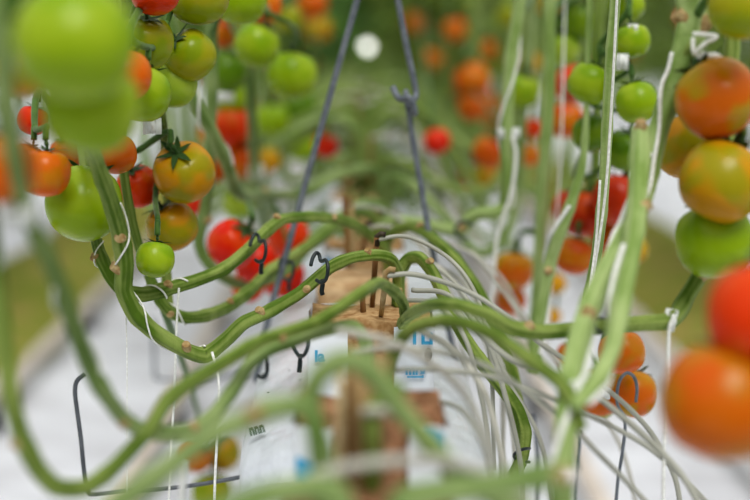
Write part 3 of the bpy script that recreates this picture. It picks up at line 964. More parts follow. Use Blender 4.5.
G1 = 'tomatoes hanging on the left'
G2 = 'tomatoes hanging on the right'
LT = [
    # key, px, py, r, y, colour, label, tilt
    ('a1', 75, 42, 59, .86, 'green', 'huge blurred green tomato in the upper left corner', (0, .6, 1)),
    ('a2', 91, 107, 47, .92, 'green', 'blurred bright green tomato directly under the huge blurred one', (.2, .6, 1)),
    ('a3', 0, 168, 36, .94, 'orange', 'blurred orange tomato cut by the left edge', (0, .3, 1)),
    ('a4', 45, 172, 25, 1.38, 'orange', 'orange tomato with dark calyx above, left of the round green one', (.1, .1, 1)),
    ('a5', 33, 120, 15, 1.5, 'red', 'small red tomato peeping out under the big blurred green pair', (.3, 0, 1)),
    ('a6', 68, 152, 17, 1.62, 'dorange', 'dark orange tomato mostly hidden behind the big green tomato', None),
    ('a7', 84, 203, 37, 1.44, 'green', 'round green tomato behind the thick climbing stem on the left', (.1, .8, 1)),
    ('a8', 116, 154, 20, 1.5, 'orange', 'orange tomato with glossy edge right of the climbing stem', (-.2, .3, 1)),
    ('a9', 138, 186, 21, 1.62, 'redor', 'orange red tomato under dark sepals, left of the yellow one', (-.3, -.5, 1)),
    ('a10', 184, 172, 30, 1.58, 'amber', 'yellow orange tomato with star shaped calyx facing the camera', (-.25, -.75, 1)),
    ('a11', 172, 226, 25, 1.60, 'amber', 'amber tomato just above the small green one', (-.5, -.2, 1)),
    ('a12', 155, 259, 19, 1.45, 'green', 'small bright green tomato hanging lowest on the left', (.1, .4, 1)),
    ('a13', 126, 75, 25, 1.36, 'orange', 'orange tomato wedged as a narrow strip between green ones', (0, .5, 1)),
    ('a14', 155, -10, 24, 1.45, 'redor', 'red orange tomato at the top edge on the left', (0, .5, 1)),
    ('a15', 146, 42, 27, 1.48, 'olive', 'olive green tomato under the red one at top left', (.1, -.3, 1)),
    ('a16', 190, 55, 25, 1.55, 'olive', 'yellowish green tomato with dark calyx on its upper left side', (-.75, -.5, .8)),
    ('a17', 198, -6, 30, 1.55, 'olive', 'olive tomato cut by the top edge', (0, .3, 1)),
    ('a18', 240, -2, 26, 1.75, 'green', 'bright green tomato cut by the top edge, right of the olive one', (0, .3, 1)),
    ('a19', 142, 93, 28, 1.42, 'green', 'green tomato behind the narrow orange strip', (.2, .4, 1)),
    ('a20', 172, 83, 24, 1.56, 'pale', 'pale green tomato below the yellowish green one', (.1, .5, 1)),
    ('a21', 226, 72, 20, 2.12, 'dgreen', 'dim green tomato behind the upright stem at upper left', None),
    ('a22', 257, 45, 22, 1.98, 'green', 'round green tomato above the upright stem, left of the wire', (.4, .2, 1)),
    ('a23', 292, 75, 24, 2.1, 'green', 'bright green tomato nearest the left wire', (.1, .3, 1)),
    ('a24', 263, 6, 18, 2.1, 'orange', 'orange tomato at the top edge beside the bright green one', None),
    ('a25', 222, 33, 14, 2.25, 'dorange', 'small rusty tomato behind the stem below the top edge', None),
    ('a26', 232, 126, 21, 2.4, 'redor', 'red orange tomato highest in the cluster beside the leaning stem', (-.4, .2, 1)),
    ('a27', 216, 132, 17, 2.45, 'orange', 'orange tomato behind the leaning stem', None),
    ('a28', 243, 160, 18, 2.42, 'dorange', 'rust brown tomato low in the cluster beside the leaning stem', None),
    ('a29', 266, 160, 14, 2.6, 'amber', 'ochre tomato right of the stem with the white clip', None),
    ('a30', 232, 244, 24, 1.82, 'red', 'glossy red tomato left of the upper black hook', (.7, -.3, .7)),
    ('a31', 256, 262, 21, 1.9, 'red', 'red tomato partly covered by the upper black hook', None),
    ('a32', 288, 236, 21, 2.15, 'red', 'red tomato behind the left wire', (-.5, .1, 1)),
    ('a33', 248, 286, 16, 2.0, 'redor', 'bright red orange tomato below the upper black hook', None),
    ('a34', 282, 276, 22, 2.05, 'red', 'lowest red tomato behind the sharp arching stem', None),
    ('a35', 238, 204, 15, 2.3, 'pale', 'pale green tomato above the glossy red one', None),
    ('a36', 196, 204, 11, 2.2, 'red', 'small red tomato beside the bent upright stem', None),
    ('a37', 212, 168, 15, 2.3, 'dorange', 'dim orange tomato between the yellow one and the leaning stem', None),
    ('a38', 296, 108, 20, 3.0, 'dgreen', 'dim deep green tomato below the bright one beside the left wire', None),
    ('a39', 272, 120, 17, 2.8, 'green', 'blurred green tomato left of the pale patch by the wire', None),
    ('a40', 234, 96, 18, 2.4, 'green', 'green tomato above the red orange cluster', None),
    ('a41', 302, 146, 16, 3.2, 'green', 'far green tomato low beside the left wire', None),
    ('a42', 312, 4, 15, 3.2, 'dorange', 'blurred rust tomato at the top edge left of the wire', None),
    ('a43', 318, 28, 14, 3.6, 'amber', 'blurred ochre tomato just left of the wire near the top', None),
    ('a44', 287, 18, 14, 2.8, 'olive', 'blurred olive tomato near the top between two orange ones', None),
    ('a45', 326, 146, 12, 2.75, 'red', 'far red tomato just right of the left wire', None),
    ('a46', 321, 128, 9, 2.8, 'dorange', 'far orange tomato just right of the left wire', None),
    ('a47', 196, 456, 16, 2.2, 'dorange', 'orange tomato low under the stems at bottom left', None),
    ('a48', 222, 452, 19, 2.25, 'amber', 'yellow tomato low beside the white bag', None),
    ('a49', 212, 492, 20, 2.2, 'olive', 'olive tomato at the bottom edge beside the white bag', None),
    ('a50', 20, 70, 26, 1.05, 'amber', 'blurred yellow green tomato left of the huge green one', None),
    ('a51', 28, 158, 15, 1.42, 'dorange', 'orange tomato tucked behind the stem at the left edge', None),
]
RT = [
    ('b1', 717, 98, 40, 1.28, 'turning', 'sharp orange and olive tomato, topmost of the right cluster', (-.5, .6, 1)),
    ('b2', 687, 146, 32, 1.38, 'amber', 'olive and orange tomato behind the pair in the right cluster', (-.1, .5, 1)),
    ('b3', 722, 181, 41, 1.27, 'amber', 'yellow orange tomato lowest of the sharp right cluster', (.6, .4, 1)),
    ('b4', 714, 240, 38, 1.30, 'green', 'green tomato hanging directly under the sharp right cluster', (-.1, .5, 1)),
    ('b5', 742, 6, 32, 1.22, 'olive', 'olive green tomato in the upper right corner', (.2, .4, 1)),
    ('b6', 764, 316, 56, .92, 'redor', 'blurred red tomato cut by the right edge', (.1, .5, 1)),
    ('b7', 722, 402, 60, .92, 'rust', 'big blurred orange tomato at lower right', (.3, .5, 1)),
    ('b8', 590, 83, 21, 1.75, 'green', 'pale topped green tomato left of the stem with string', (.5, .1, 1)),
    ('b9', 637, 102, 21, 1.70, 'green', 'bright green tomato right of the stem with string', (-.2, .4, 1)),
    ('b10', 592, 133, 19, 1.8, 'dgreen', 'green tomato under the pale topped one', None),
    ('b11', 626, 150, 21, 1.8, 'dgreen', 'dark green tomato under the bright one right of the string', None),
    ('b12', 633, 40, 17, 1.72, 'green', 'green tomato with a white tip between the upright stems', (-.1, .1, 1)),
    ('b13', 627, 5, 17, 1.8, 'green', 'green tomato at the top edge right of the slim stem', None),
    ('b14', 578, 22, 20, 2.1, 'dgreen', 'deep green tomato at the top between upright stems', None),
    ('b15', 562, 48, 17, 2.1, 'pale', 'pale green tomato beside the straight upright stem', None),
    ('b16', 522, 90, 18, 2.3, 'green', 'blurred green tomato between two upright stems', None),
    ('b17', 571, 84, 18, 2.4, 'red', 'red tomato behind the pale topped green one', None),
    ('b18', 566, 120, 18, 2.3, 'dorange', 'orange tomato under the red one behind the green group', None),
    ('b19', 570, 208, 18, 2.0, 'dred', 'red tomato at the left of the low red cluster', (.3, -.2, 1)),
    ('b20', 585, 214, 24, 1.95, 'dred', 'dark red tomato in the middle of the low red cluster', None),
    ('b21', 574, 256, 19, 1.9, 'dorange', 'orange red tomato hanging lowest of the low red cluster', (.3, .3, 1)),
    ('b22', 618, 200, 26, 1.9, 'dred', 'big red tomato behind the slim stem with string', (.3, .4, 1)),
    ('b23', 612, 240, 20, 1.95, 'dorange', 'orange tomato behind the leaning stem, under the big red one', None),
    ('b24', 634, 250, 14, 2.0, 'amber', 'orange sliver of tomato right of the leaning stem', None),
    ('b25', 513, 270, 20, 2.1, 'turning', 'yellow and orange tomato right of the thin white strings', (.2, .2, 1)),
    ('b26', 511, 300, 15, 2.15, 'dorange', 'dim orange tomato under the yellow and orange one', None),
    ('b27', 555, 284, 11, 2.3, 'amber', 'small yellow tomato beside the slanting stem', None),
    ('b28', 551, 316, 10, 2.3, 'amber', 'small yellow tomato low behind the level stem', None),
    ('b29', 622, 352, 23, 1.55, 'orange', 'orange tomato above the wire loop at right', (-.2, .4, 1)),
    ('b30', 632, 393, 25, 1.6, 'turning', 'two tone orange and green tomato behind the wire loop', (.2, .5, 1)),
    ('b31', 597, 392, 25, 1.62, 'turning', 'olive orange tomato behind the joint of the leaning stem', None),
    ('b32', 570, 356, 14, 1.8, 'dorange', 'dark orange tomato behind the joint below the level stem', None),
    ('b33', 600, 402, 17, 1.65, 'olive', 'olive tomato low behind the crossing drip tubes', None),
    ('b34', 472, 80, 18, 3.0, 'dorange', 'blurred rust red tomato in the middle distance right of the wires', None),
    ('b35', 473, 106, 15, 3.0, 'dorange', 'blurred orange tomato under the rust red one right of the wires', None),
    ('b36', 490, 152, 17, 2.7, 'dorange', 'blurred orange red tomato left of the white clip', None),
    ('b37', 488, 176, 15, 2.8, 'amber', 'blurred ochre tomato under the orange red one', None),
    ('b38', 437, 141, 13, 2.65, 'red', 'far red tomato right of the hooked wire', None),
    ('b39', 455, 30, 12, 3.8, 'dorange', 'far rust brown tomato high right of the wires', None),
    ('b40', 433, 58, 10, 4.3, 'orange', 'far small orange tomato right of the bent wire', None),
    ('b41', 533, 128, 10, 2.5, 'redor', 'narrow red orange tomato left of the straight upright stem', None),
    ('b42', 529, 155, 11, 2.5, 'orange', 'orange tomato below the narrow one by the straight stem', None),
    ('b43', 467, 178, 9, 3.6, 'red', 'far small red tomato near the level pale stem', None),
    ('b44', 416, 22, 10, 5.0, 'orange', 'very far orange tomato between the wire and the rust one', None),
    ('b45', 485, 48, 9, 4.0, 'orange', 'far orange tomato above the rust red pair', None),
    ('b46', 528, 62, 12, 2.9, 'amber', 'blurred ochre tomato behind the stem near the top', None),
    ('b47', 548, 2, 12, 2.9, 'amber', 'blurred ochre tomato at the top edge behind the straight stem', None),
]
for grp, rows in ((G1, LT), (G2, RT)):
    for (key, px, py, r, y, col, lab, tilt) in rows:
        loc = P(px, py, y)
        R = r * y / FPX * 1.04
        TOM[key] = tomato(loc, R, col, lab, grp, tilt, spin=(len(TOM) * 2.4) % 6.28, squash=.94 if r > 57 and px < 200 else 1.0)

# distant tomatoes hang against the far stems of this row and of the neighbouring rows
cols = ['green', 'green', 'olive', 'dgreen', 'orange', 'dorange', 'dorange', 'red', 'turning']
KIND = {'green': 'green', 'dgreen': 'green', 'olive': 'green', 'orange': 'orange', 'dorange': 'orange', 'red': 'red', 'turning': 'half ripe'}


def hang_on(p, label, grp, zr, n, cset):
    sp_ = spline(p, 8)
    ok = [q for q in sp_[20:] if zr[0] < q.z < zr[1]]
    z0 = random.uniform(*zr)
    for t in range(n):
        q = min(ok, key=lambda v: abs(v.z - (z0 - .05 * t)))
        R = random.uniform(.029, .036)
        col = random.choice(cset)
        a = random.uniform(0, 6.28)
        tomato(q + Vector((math.cos(a) * (R + .004), math.sin(a) * (R + .004), random.uniform(-.01, .01))), R, col, label % KIND[col], grp, calyx=False)


for sx, p in FARSP:
    side = 'left' if sx < 0 else 'right'
    if p[0].y > 3.6:
        hang_on(p, 'blurred distant %%s tomato on the %s of the centre row' % side, 'distant tomatoes of the centre row', (.92, 1.28), random.choice((1, 2, 2, 3)), cols)
for sx, p in NEIGH:
    side = 'left' if sx < 0 else 'right'
    hang_on(p, 'blurred %%s tomato in the neighbouring row on the %s' % side, 'tomatoes of the neighbouring rows', (.95, 1.3), 2, cols[1:])

# ---------------------------------------------------------------- trusses: stalks that carry the clusters
def truss(start, keys, label, r=.0042, m=M_TRUSS):
    """main stalk from a stem point through the cluster, with a pedicel to each fruit"""
    ends = []
    for kx in keys:
        o = TOM[kx]
        M3 = o.rotation_euler.to_matrix()
        ends.append(o.location + M3 @ Vector((.09, .03, 1.23)) * o.scale.x)
    ordered = ends
    cp = [start] + [start.lerp(ordered[0], .5) + Vector((0, 0, .012))] + [e + Vector((0, .006, .012)) for e in ordered]
    e = empty('fruit_truss', start)
    tag(e, label, 'fruit truss', 'fruit trusses')
    mb = MB()
    sp = spline([c - start for c in cp], 5)
    mb.tube(sp, [r * (1.15 - .5 * i / len(sp)) for i in range(len(sp))], 8)
    mb.build('main_stalk', m, e)
    for en, c in zip(ordered, cp[2:]):
        mb = MB()
        mid = en.lerp(c, .5) + Vector((0, 0, .006))
        mb.tube(spline([c - start, mid - start, en - start], 4), r * .72, 8)
        mb.build('fruit_stalk', m, e)
    return e


def on_stem(key, frac):
    sp = STEMS[key][1]
    return sp[int(frac * (len(sp) - 1))].copy()


truss(P(6, 80, .92), ['a50', 'a1', 'a2'], 'blurred stalk of the huge green pair at upper left')
truss(P(2, 110, .93), ['a3'], 'blurred stalk of the orange tomato at the left edge')
truss(on_stem('S1', .86), ['a6', 'a5', 'a51', 'a4'], 'dark stalk with curled sepals above the orange tomato on the left')
truss(on_stem('S2', .84), ['a7'], 'short stalk of the round green tomato')
truss(on_stem('V1', .68), ['a8', 'a9', 'a10', 'a11', 'a12'], 'dark green stalk branching among the yellow and amber tomatoes')
truss(on_stem('S3', .95), ['a14', 'a15', 'a13', 'a19', 'a20', 'a16', 'a17'], 'dark stalk with long sepals among the upper left green tomatoes')
truss(on_stem('E', .95), ['a18', 'a25', 'a21', 'a40'], 'stalk of the dim green tomatoes behind the upright stem')
truss(on_stem('F', .9), ['a24', 'a44', 'a22', 'a23', 'a39', 'a38'], 'stalk of the green tomatoes beside the left wire')
truss(on_stem('D', .72), ['a37', 'a27', 'a26', 'a28', 'a29'], 'stalk of the red orange cluster beside the leaning stem')
truss(on_stem('E', .78), ['a36', 'a35', 'a30', 'a31', 'a33'], 'stalk of the glossy red tomatoes')
truss(on_stem('F', .56), ['a32', 'a34'], 'stalk of the red tomatoes behind the left wire')
truss(on_stem('V4', .7), ['a42', 'a43', 'a41', 'a46', 'a45'], 'stalk of the far tomatoes along the left wire')
truss(on_stem('S3', .66), ['a47', 'a48', 'a49'], 'stalk of the low yellow tomatoes beside the bag')
truss(on_stem('O', .86), ['b5'], 'stalk of the olive tomato in the upper right corner', .004)
truss(on_stem('O', .74), ['b1', 'b2', 'b3', 'b4'], 'stalk of the sharp right cluster', .0042, M_STEM)
truss(on_stem('V5', .52), ['b6', 'b7'], 'blurred stalk of the red and orange pair at right')
truss(on_stem('M', .95), ['b13', 'b12', 'b8', 'b9', 'b10', 'b11'], 'stalk of the green group between the upright stems')
truss(on_stem('K', .9), ['b14', 'b15', 'b17', 'b18'], 'stalk of the red and green tomatoes behind the straight stem')
truss(on_stem('L', .7), ['b19', 'b20', 'b22', 'b23', 'b24', 'b21'], 'stalk of the low red cluster at right')
truss(on_stem('K', .35), ['b25', 'b26', 'b27', 'b28'], 'stalk of the yellow and orange tomatoes by the thin strings')
truss(on_stem('PP', .35), ['b29', 'b31', 'b30', 'b33', 'b32'], 'stalk of the orange tomatoes above the wire loop')
truss(on_stem('J', .93), ['b47', 'b46', 'b16', 'b41', 'b42'], 'stalk of the blurred tomatoes beside the straight stem')
truss(on_stem('V2', .82), ['b45', 'b34', 'b35', 'b36', 'b37'], 'stalk of the rust red tomatoes right of the wires')
truss(on_stem('V3', .9), ['b39', 'b40', 'b44', 'b38', 'b43'], 'stalk of the far small tomatoes right of the wires')

# ---------------------------------------------------------------- drip lines: peg in the cube, tube over the side
def drip_line(pts, r, label, peg=None, m=M_TUBE, pegm=M_PEG):
    cp = path(pts)
    e = empty('drip_line', cp[0])
    tag(e, label, 'drip line', 'white drip tubes over the right side of the gutter')
    mb = MB()
    mb.tube(spline([c - cp[0] for c in cp], 8), r * .84, 10)
    mb.build('tube', m, e)
    if peg:
        b = P(*peg) - cp[0]
        mb = MB()
        mb.tube([b, b.lerp(Vector((0, 0, 0)), .5), Vector((0, 0, .003))], [.0026, .0030, .0032], 8)
        mb.build('peg', pegm, e)
        mb = MB()
        mb.tube([Vector((0, 0, -.006)), Vector((.0, 0, .004)), Vector((.004, -.001, .007)), Vector((.009, -.001, .006))], .0030, 8)
        mb.build('peg_head', mat('peg_head_dark', lin(70, 58, 42), lin(40, 34, 28), .6, 200) if pegm is M_PEG else pegm, e)
    return e


RW = .0027
drip_line([(377, 240, 1.52), (400, 236, 1.52), (420, 241, 1.51), (437, 250, 1.50), (452, 261, 1.49), (466, 277, 1.48), (478, 300, 1.47), (486, 330, 1.46), (492, 380, 1.46), (494, 470, 1.46)], RW,
          'sharp white drip tube plugged in the dark topped brown peg', (371, 322, 1.53))
drip_line([(386, 276, 1.40), (410, 274, 1.40), (437, 280, 1.39), (462, 289, 1.38), (485, 301, 1.37), (512, 320, 1.36), (540, 343, 1.36), (575, 366, 1.36), (604, 387, 1.36), (630, 409, 1.36), (652, 434, 1.36), (668, 462, 1.36), (677, 485, 1.36), (682, 520, 1.36)], .0031,
          'long white drip tube arching right and falling past the wire loop', (381, 316, 1.47), M_TUBE, M_PEG_P)
drip_line([(386, 371, 1.22), (420, 369, 1.22), (462, 372, 1.23), (500, 379, 1.24), (540, 394, 1.25), (580, 411, 1.27), (615, 428, 1.29), (648, 447, 1.30), (676, 471, 1.31), (706, 502, 1.32), (730, 535, 1.32)], .0029,
          'white drip tube crossing the blue lettering and running to the lower right', (384, 490, 1.22), M_TUBE, M_PEG_P)
drip_line([(352, 352, 1.14), (390, 348, 1.14), (440, 352, 1.15), (490, 368, 1.17), (530, 395, 1.19), (570, 425, 1.21), (600, 455, 1.23), (625, 480, 1.25), (650, 506, 1.26)], .003,
          'grey drip tube running under the level stem to the lower right', None)
drip_line([(336, 331, 1.08), (360, 334, 1.08), (388, 341, 1.08), (418, 355, 1.09), (446, 374, 1.10), (470, 402, 1.12), (486, 440, 1.13), (494, 480, 1.14), (498, 530, 1.14)], .0034,
          'blurred pale drip tube across the middle of the cubes', None, M_TUBE_W)
drip_line([(276, 500, .86), (310, 478, .86), (352, 466, .86), (400, 461, .86), (445, 462, .87), (480, 472, .88), (520, 500, .89), (545, 530, .9)], .0046,
          'heavily blurred white drip tube along the bottom of the picture', None, M_TUBE_W)
drip_line([(346, 209, 2.0), (362, 206, 2.0), (380, 209, 1.99), (396, 217, 1.98), (412, 232, 1.97), (430, 256, 1.95), (444, 290, 1.94), (452, 340, 1.93)], .0034,
          'white drip tube beside the far brown peg, short arch behind the stems', (348, 275, 1.98))
drip_line([(366, 228, 1.86), (384, 226, 1.86), (402, 232, 1.85), (424, 250, 1.83), (444, 280, 1.81), (458, 320, 1.8), (466, 380, 1.8)], .003,
          'white drip tube half hidden behind the highest stem arch', (362, 262, 1.86), M_TUBE_W)
drip_line([(362, 412, .925), (374, 411, .925), (388, 412, .925), (404, 420, .93), (424, 440, .94), (444, 470, .95), (452, 520, .96)], .0040, 'short blurred drip tube in front of the reddish cube opening', None, M_TUBE_W)
bund = [((404, 262), (440, 268), (470, 310), (496, 372), (512, 430), (516, 500)), ((412, 290), (450, 296), (486, 340), (505, 395), (520, 460), (524, 520)),
        ((430, 262), (462, 282), (488, 322), (500, 360), (503, 420), (500, 500)), ((396, 300), (436, 304), (464, 336), (480, 392), (490, 450), (494, 520)),
        ((440, 240), (474, 256), (504, 292), (530, 330), (560, 362), (592, 400), (622, 450), (640, 520)), ((446, 300), (476, 330), (512, 360), (548, 372), (585, 388), (640, 432), (684, 478), (716, 540)),
        ((470, 250), (500, 276), (522, 312), (548, 350), (572, 400), (580, 470)), ((418, 258), (452, 280), (482, 326), (510, 384), (540, 440), (556, 520)),
        ((420, 330), (456, 352), (484, 392), (498, 440), (506, 480), (508, 540)), ((436, 400), (462, 410), (480, 436), (490, 470), (494, 500), (496, 540))]
for k, b_ in enumerate(bund):
    y0 = (1.66, 1.45, 1.72, 1.42, 1.85, 1.36, 1.9, 1.6, 1.3, 1.22)[k]
    pts = [(p[0], p[1], y0 - .02 * i) for i, p in enumerate(b_)]
    drip_line(pts, .0027 + .0004 * (k % 3), 'white drip tube in the bundle hanging over the right side of the bag', None, M_TUBE if k % 2 else M_TUBE_W)
# far pegs and tubes
for k in range(20):
    y = 2.70 + k * .30
    x = random.uniform(-.035, .035)
    sxx = random.choice((1, 1, 1, -1))
    c0 = Vector((x, y - .02, 1.03 + random.uniform(-.03, .03)))
    e = empty('drip_line', c0)
    tag(e, 'blurred far white drip tube on a brown peg along the gutter', 'drip line', 'far drip tubes')
    mb = MB()
    mb.tube(spline([Vector((0, 0, 0)), Vector((.05 * sxx, 0, .004)), Vector((.11 * sxx, -.01, -.04)), Vector((.15 * sxx, -.02, -.14)), Vector((.16 * sxx, -.02, -.3))], 5), .0034, 8)
    mb.build('tube', M_TUBE_W, e)
    mb = MB()
    mb.tube([Vector((0, 0, .915 - c0.z)), Vector((0, 0, .005))], .0032, 8)
    mb.build('peg', M_PEG, e)

# brown canes in the cubes
for (pts, r, m, lb) in (([(345, 196, 1.86), (347, 240, 1.86), (349, 290, 1.86)], .0036, M_PEG, 'brown cane behind the highest stem arch, left of the peg'),
                        ([(352, 205, 1.9), (352, 250, 1.9), (353, 282, 1.9)], .003, M_PEG_P, 'thin pale cane beside the brown cane'),
                        ([(362, 292, 1.5), (364, 322, 1.5)], .0030, M_PEG, 'short dark cane in front of the tan cube'),
                        ([(383, 356, .94), (380, 400, .94), (378, 625, .97)], .0040, M_PEG_P, 'pale blurred cane right of the reddish cube opening'),
                        ([(342, 372, .945), (341, 410, .945), (338, 625, .97)], .0030, mat('cane_yellow', lin(220, 206, 168), lin(196, 176, 128), .7, 60), 'cream blurred cane in front of the reddish cube'),
                        ([(355, 366, .935), (357, 410, .935), (359, 625, .97)], .0034, M_PEG_P, 'tan blurred cane beside the cream one'),
                        ([(348, 380, .94), (349, 420, .94), (350, 625, .97)], .0030, M_PEG, 'dark thin cane between the cream and tan canes'),
                        ([(364, 384, .94), (366, 430, .94), (367, 625, .97)], .0042, M_PEG_P, 'stout pale cane right of the tan cane'),
                        ([(347, 165, 2.5), (348, 195, 2.5), (348, 215, 2.5)], .0042, M_PEG, 'far brown cane above the arches')):
    mb = MB()
    cp = path(pts)
    mb.tube(cp, r, 8)
    tag(mb.build('support_cane', m, origin=cp[0]), lb, 'cane', 'canes standing in the grow cubes')

# ---------------------------------------------------------------- hanger wires
def wire_thing(name, label, cat, group, segs, r, m):
    first = P(*segs[0][1][0])
    if len(segs) == 1:
        mb = MB()
        mb.tube(spline([P(*p) - first for p in segs[0][1]], 8), r, 8)
        o = mb.build(name, m)
        o.location = first
        return tag(o, label, cat, group)
    e = empty(name, first)
    tag(e, label, cat, group)
    for nm, pts in segs:
        mb = MB()
        mb.tube(spline([P(*p) - first for p in pts], 8), r, 8)
        mb.build(nm, m, e)
    return e


YW = 1.74
wire_thing('hanger_wire', 'grey steel hanger wire slanting down on the left', 'wire', 'hanger wires of the gutter',
           [('wire', [(384, -700, YW), (382, -90, YW), (372, -55, YW), (357, 0, YW), (331, 92, YW), (303, 192, YW), (284, 262, YW), (270, 312, YW), (257, 372, YW), (259, 382, YW), (266, 384, YW)])], .0039, M_WIRE)
wire_thing('hanger_wire', 'grey steel hanger wire with a hooked joint on the right', 'wire', 'hanger wires of the gutter',
           [('upper_wire', [(388, -700, YW), (386, -90, YW), (390, -50, YW), (398, 0, YW), (407, 48, YW), (413, 76, YW), (416, 94, YW), (413, 100, YW - .01), (407, 96, YW - .015), (406, 92, YW)]),
            ('lower_rod', [(393, 87, YW), (396, 94, YW - .005), (401, 99, YW - .012), (408, 97, YW - .02), (413, 104, YW - .02), (415, 113, YW - .012), (411, 110, YW), (407, 102, YW + .006), (409, 112, YW), (413, 140, YW), (420, 180, YW), (430, 238, YW), (441, 292, YW), (452, 345, YW), (460, 376, YW), (456, 384, YW)])],
           .0039, M_WIRE)

# stem support brackets
wire_thing('support_bracket', 'dark wire bracket standing under the left stems', 'bracket', 'wire brackets holding the stems',
           [('wire', [(85, 374, 1.5), (77, 381, 1.5), (75, 392, 1.5), (77, 410, 1.5), (81, 440, 1.5), (84, 470, 1.5), (88, 491, 1.5), (96, 494, 1.5), (130, 491, 1.5), (180, 487, 1.5), (225, 480, 1.5), (262, 473, 1.5)])], .0024, M_WIRE_D)
wire_thing('support_bracket', 'faint wire bracket farther back on the left', 'bracket', 'wire brackets holding the stems',
           [('wire', [(153, 318, 2.3), (154, 350, 2.3), (155, 374, 2.3), (158, 379, 2.3), (175, 380, 2.3), (215, 377, 2.3), (262, 372, 2.3)])], .0026, M_WIRE)
wire_thing('support_bracket', 'grey wire loop hanging in front of the orange tomatoes', 'bracket', 'wire brackets holding the stems',
           [('wire', [(636, 402, 1.5), (637, 388, 1.5), (634, 377, 1.5), (627, 373, 1.5), (620, 380, 1.5), (617, 394, 1.5), (618, 406, 1.5), (624, 417, 1.5), (625, 430, 1.5), (622, 455, 1.5), (618, 480, 1.5), (615, 515, 1.5)])], .0018, M_WIRE)
wire_thing('support_bracket', 'thin grey wire beside the leaning stem at the bottom right', 'bracket', 'wire brackets holding the stems',
           [('wire', [(580, 430, 1.6), (579, 450, 1.6), (576, 475, 1.6), (574, 515, 1.6)])], .0022, M_WIRE)
wire_thing('support_bracket', 'grey wire rising among the drip tubes right of the bag', 'bracket', 'wire brackets holding the stems',
           [('wire', [(533, 415, 1.7), (536, 440, 1.7), (538, 470, 1.7), (536, 515, 1.7)])], .0026, M_WIRE)


# ---------------------------------------------------------------- black stem hooks
def hook(px, py, y, s, label, rot=0, flipx=1, shape='hook'):
    """double-lobed plastic stem hook with a tail, drawn in its own plane"""
    A = [(-10, 8), (-8.5, 2), (-5, -3), (-2, -1), (-.5, 4.5), (2, 4), (5, 2), (7.2, 6), (7.2, 14), (5, 21), (.5, 24.5), (-4.5, 23)]
    Bt = [(.8, 24), (1.5, 29), (.5, 36), (1.5, 40)]
    if shape == 'fork':
        A = [(-9, -14), (-8.5, -6), (-5, 2), (0, 6), (5, 2), (8.5, -6), (9, -14)]
        Bt = [(0, 6), (0, 14), (-1, 24)]
    if shape == 'ring':
        A = [(-9, 9), (-12, 3), (-10, -5), (-4, -9), (4, -9), (10, -4), (11, 3), (8, 9)]
        Bt = None
    c = P(px, py, y)
    k = s * y / FPX
    e = empty('stem_hook', c)
    tag(e, label, 'hook', 'black plastic stem hooks')
    cr, sr = math.cos(rot), math.sin(rot)

    def V(p, dy=0):
        x, z = p[0] * flipx, -p[1]
        return Vector(((x * cr - z * sr) * k, dy, (x * sr + z * cr) * k))
    n = len(A)
    mb = MB()
    mb.tube(spline([V(p, -.010 + .012 * math.sin(i / (n - 1) * math.pi * 2)) for i, p in enumerate(A)], 6), 1.9 * k, 10)
    mb.build('hook_loop', M_HOOK, e)
    if Bt:
        mb = MB()
        mb.tube(spline([V(p, .0) for p in Bt], 4), [2.1 * k] * 4 + [2.4 * k] * (4 * (len(Bt) - 1) - 3), 10)
        mb.build('hook_tail', M_HOOK, e)
    return e


hook(321, 256, 1.475, 1.0, 'sharp black hook gripping the in-focus stem in the middle')
hook(260, 237, 1.57, .95, 'black hook on the stem in front of the glossy red tomatoes')
hook(288, 258, 1.74, .85, 'soft black hook beside the left wire on the third stem')
hook(300, 348, 1.38, 1.05, 'forked black hook hanging below the blurred stem over the white bag', shape='fork')
hook(259, 350, 1.62, 1.05, 'dark hook hanging at the left edge of the white bag', rot=.15)
hook(463, 228, 1.93, .8, 'blurred black clip round the level pale stem on the right', shape='ring', rot=1.2)
hook(604, 322, 1.26, .8, 'small black clip where the level stem passes behind the leaning stem', shape='ring', rot=.5)
hook(521, 452, 1.42, .85, 'open black ring under the hanging dark green stem', shape='ring', rot=math.pi * .5)

# ---------------------------------------------------------------- white strings and clips
def string(pts, r, label, m=M_STRING, raw=None):
    cp = path(pts)
    mb = MB()
    mb.tube(spline(cp, 7), r, 7)
    return tag(mb.build('support_string', m, origin=cp[0]), label, 'string', 'white plant strings')


def wound(key, f0, f1, turns, r, label, ph=0):
    """string wound in a helix round a stem"""
    _, sp, rr = STEMS[key]
    n = len(sp)
    i0, i1 = int(f0 * (n - 1)), int(f1 * (n - 1))
    pts = []
    tot = (i1 - i0)
    for i in range(i0, i1):
        T = (sp[i + 1] - sp[i]).normalized()
        A = Vector((0, -1, 0))
        A = (A - T * A.dot(T)).normalized()
        B = T.cross(A)
        for s_ in range(3):
            t = (i - i0 + s_ / 3) / tot
            a = ph + turns * 2 * math.pi * t
            c = sp[i].lerp(sp[i + 1], s_ / 3)
            pts.append(c + (A * math.cos(a) + B * math.sin(a)) * (rr[i] * 1.10 + r * .6))
    mb = MB()
    mb.tube(pts, r, 7)
    return tag(mb.build('support_string', M_STRING, origin=pts[0]), label, 'string', 'white plant strings')


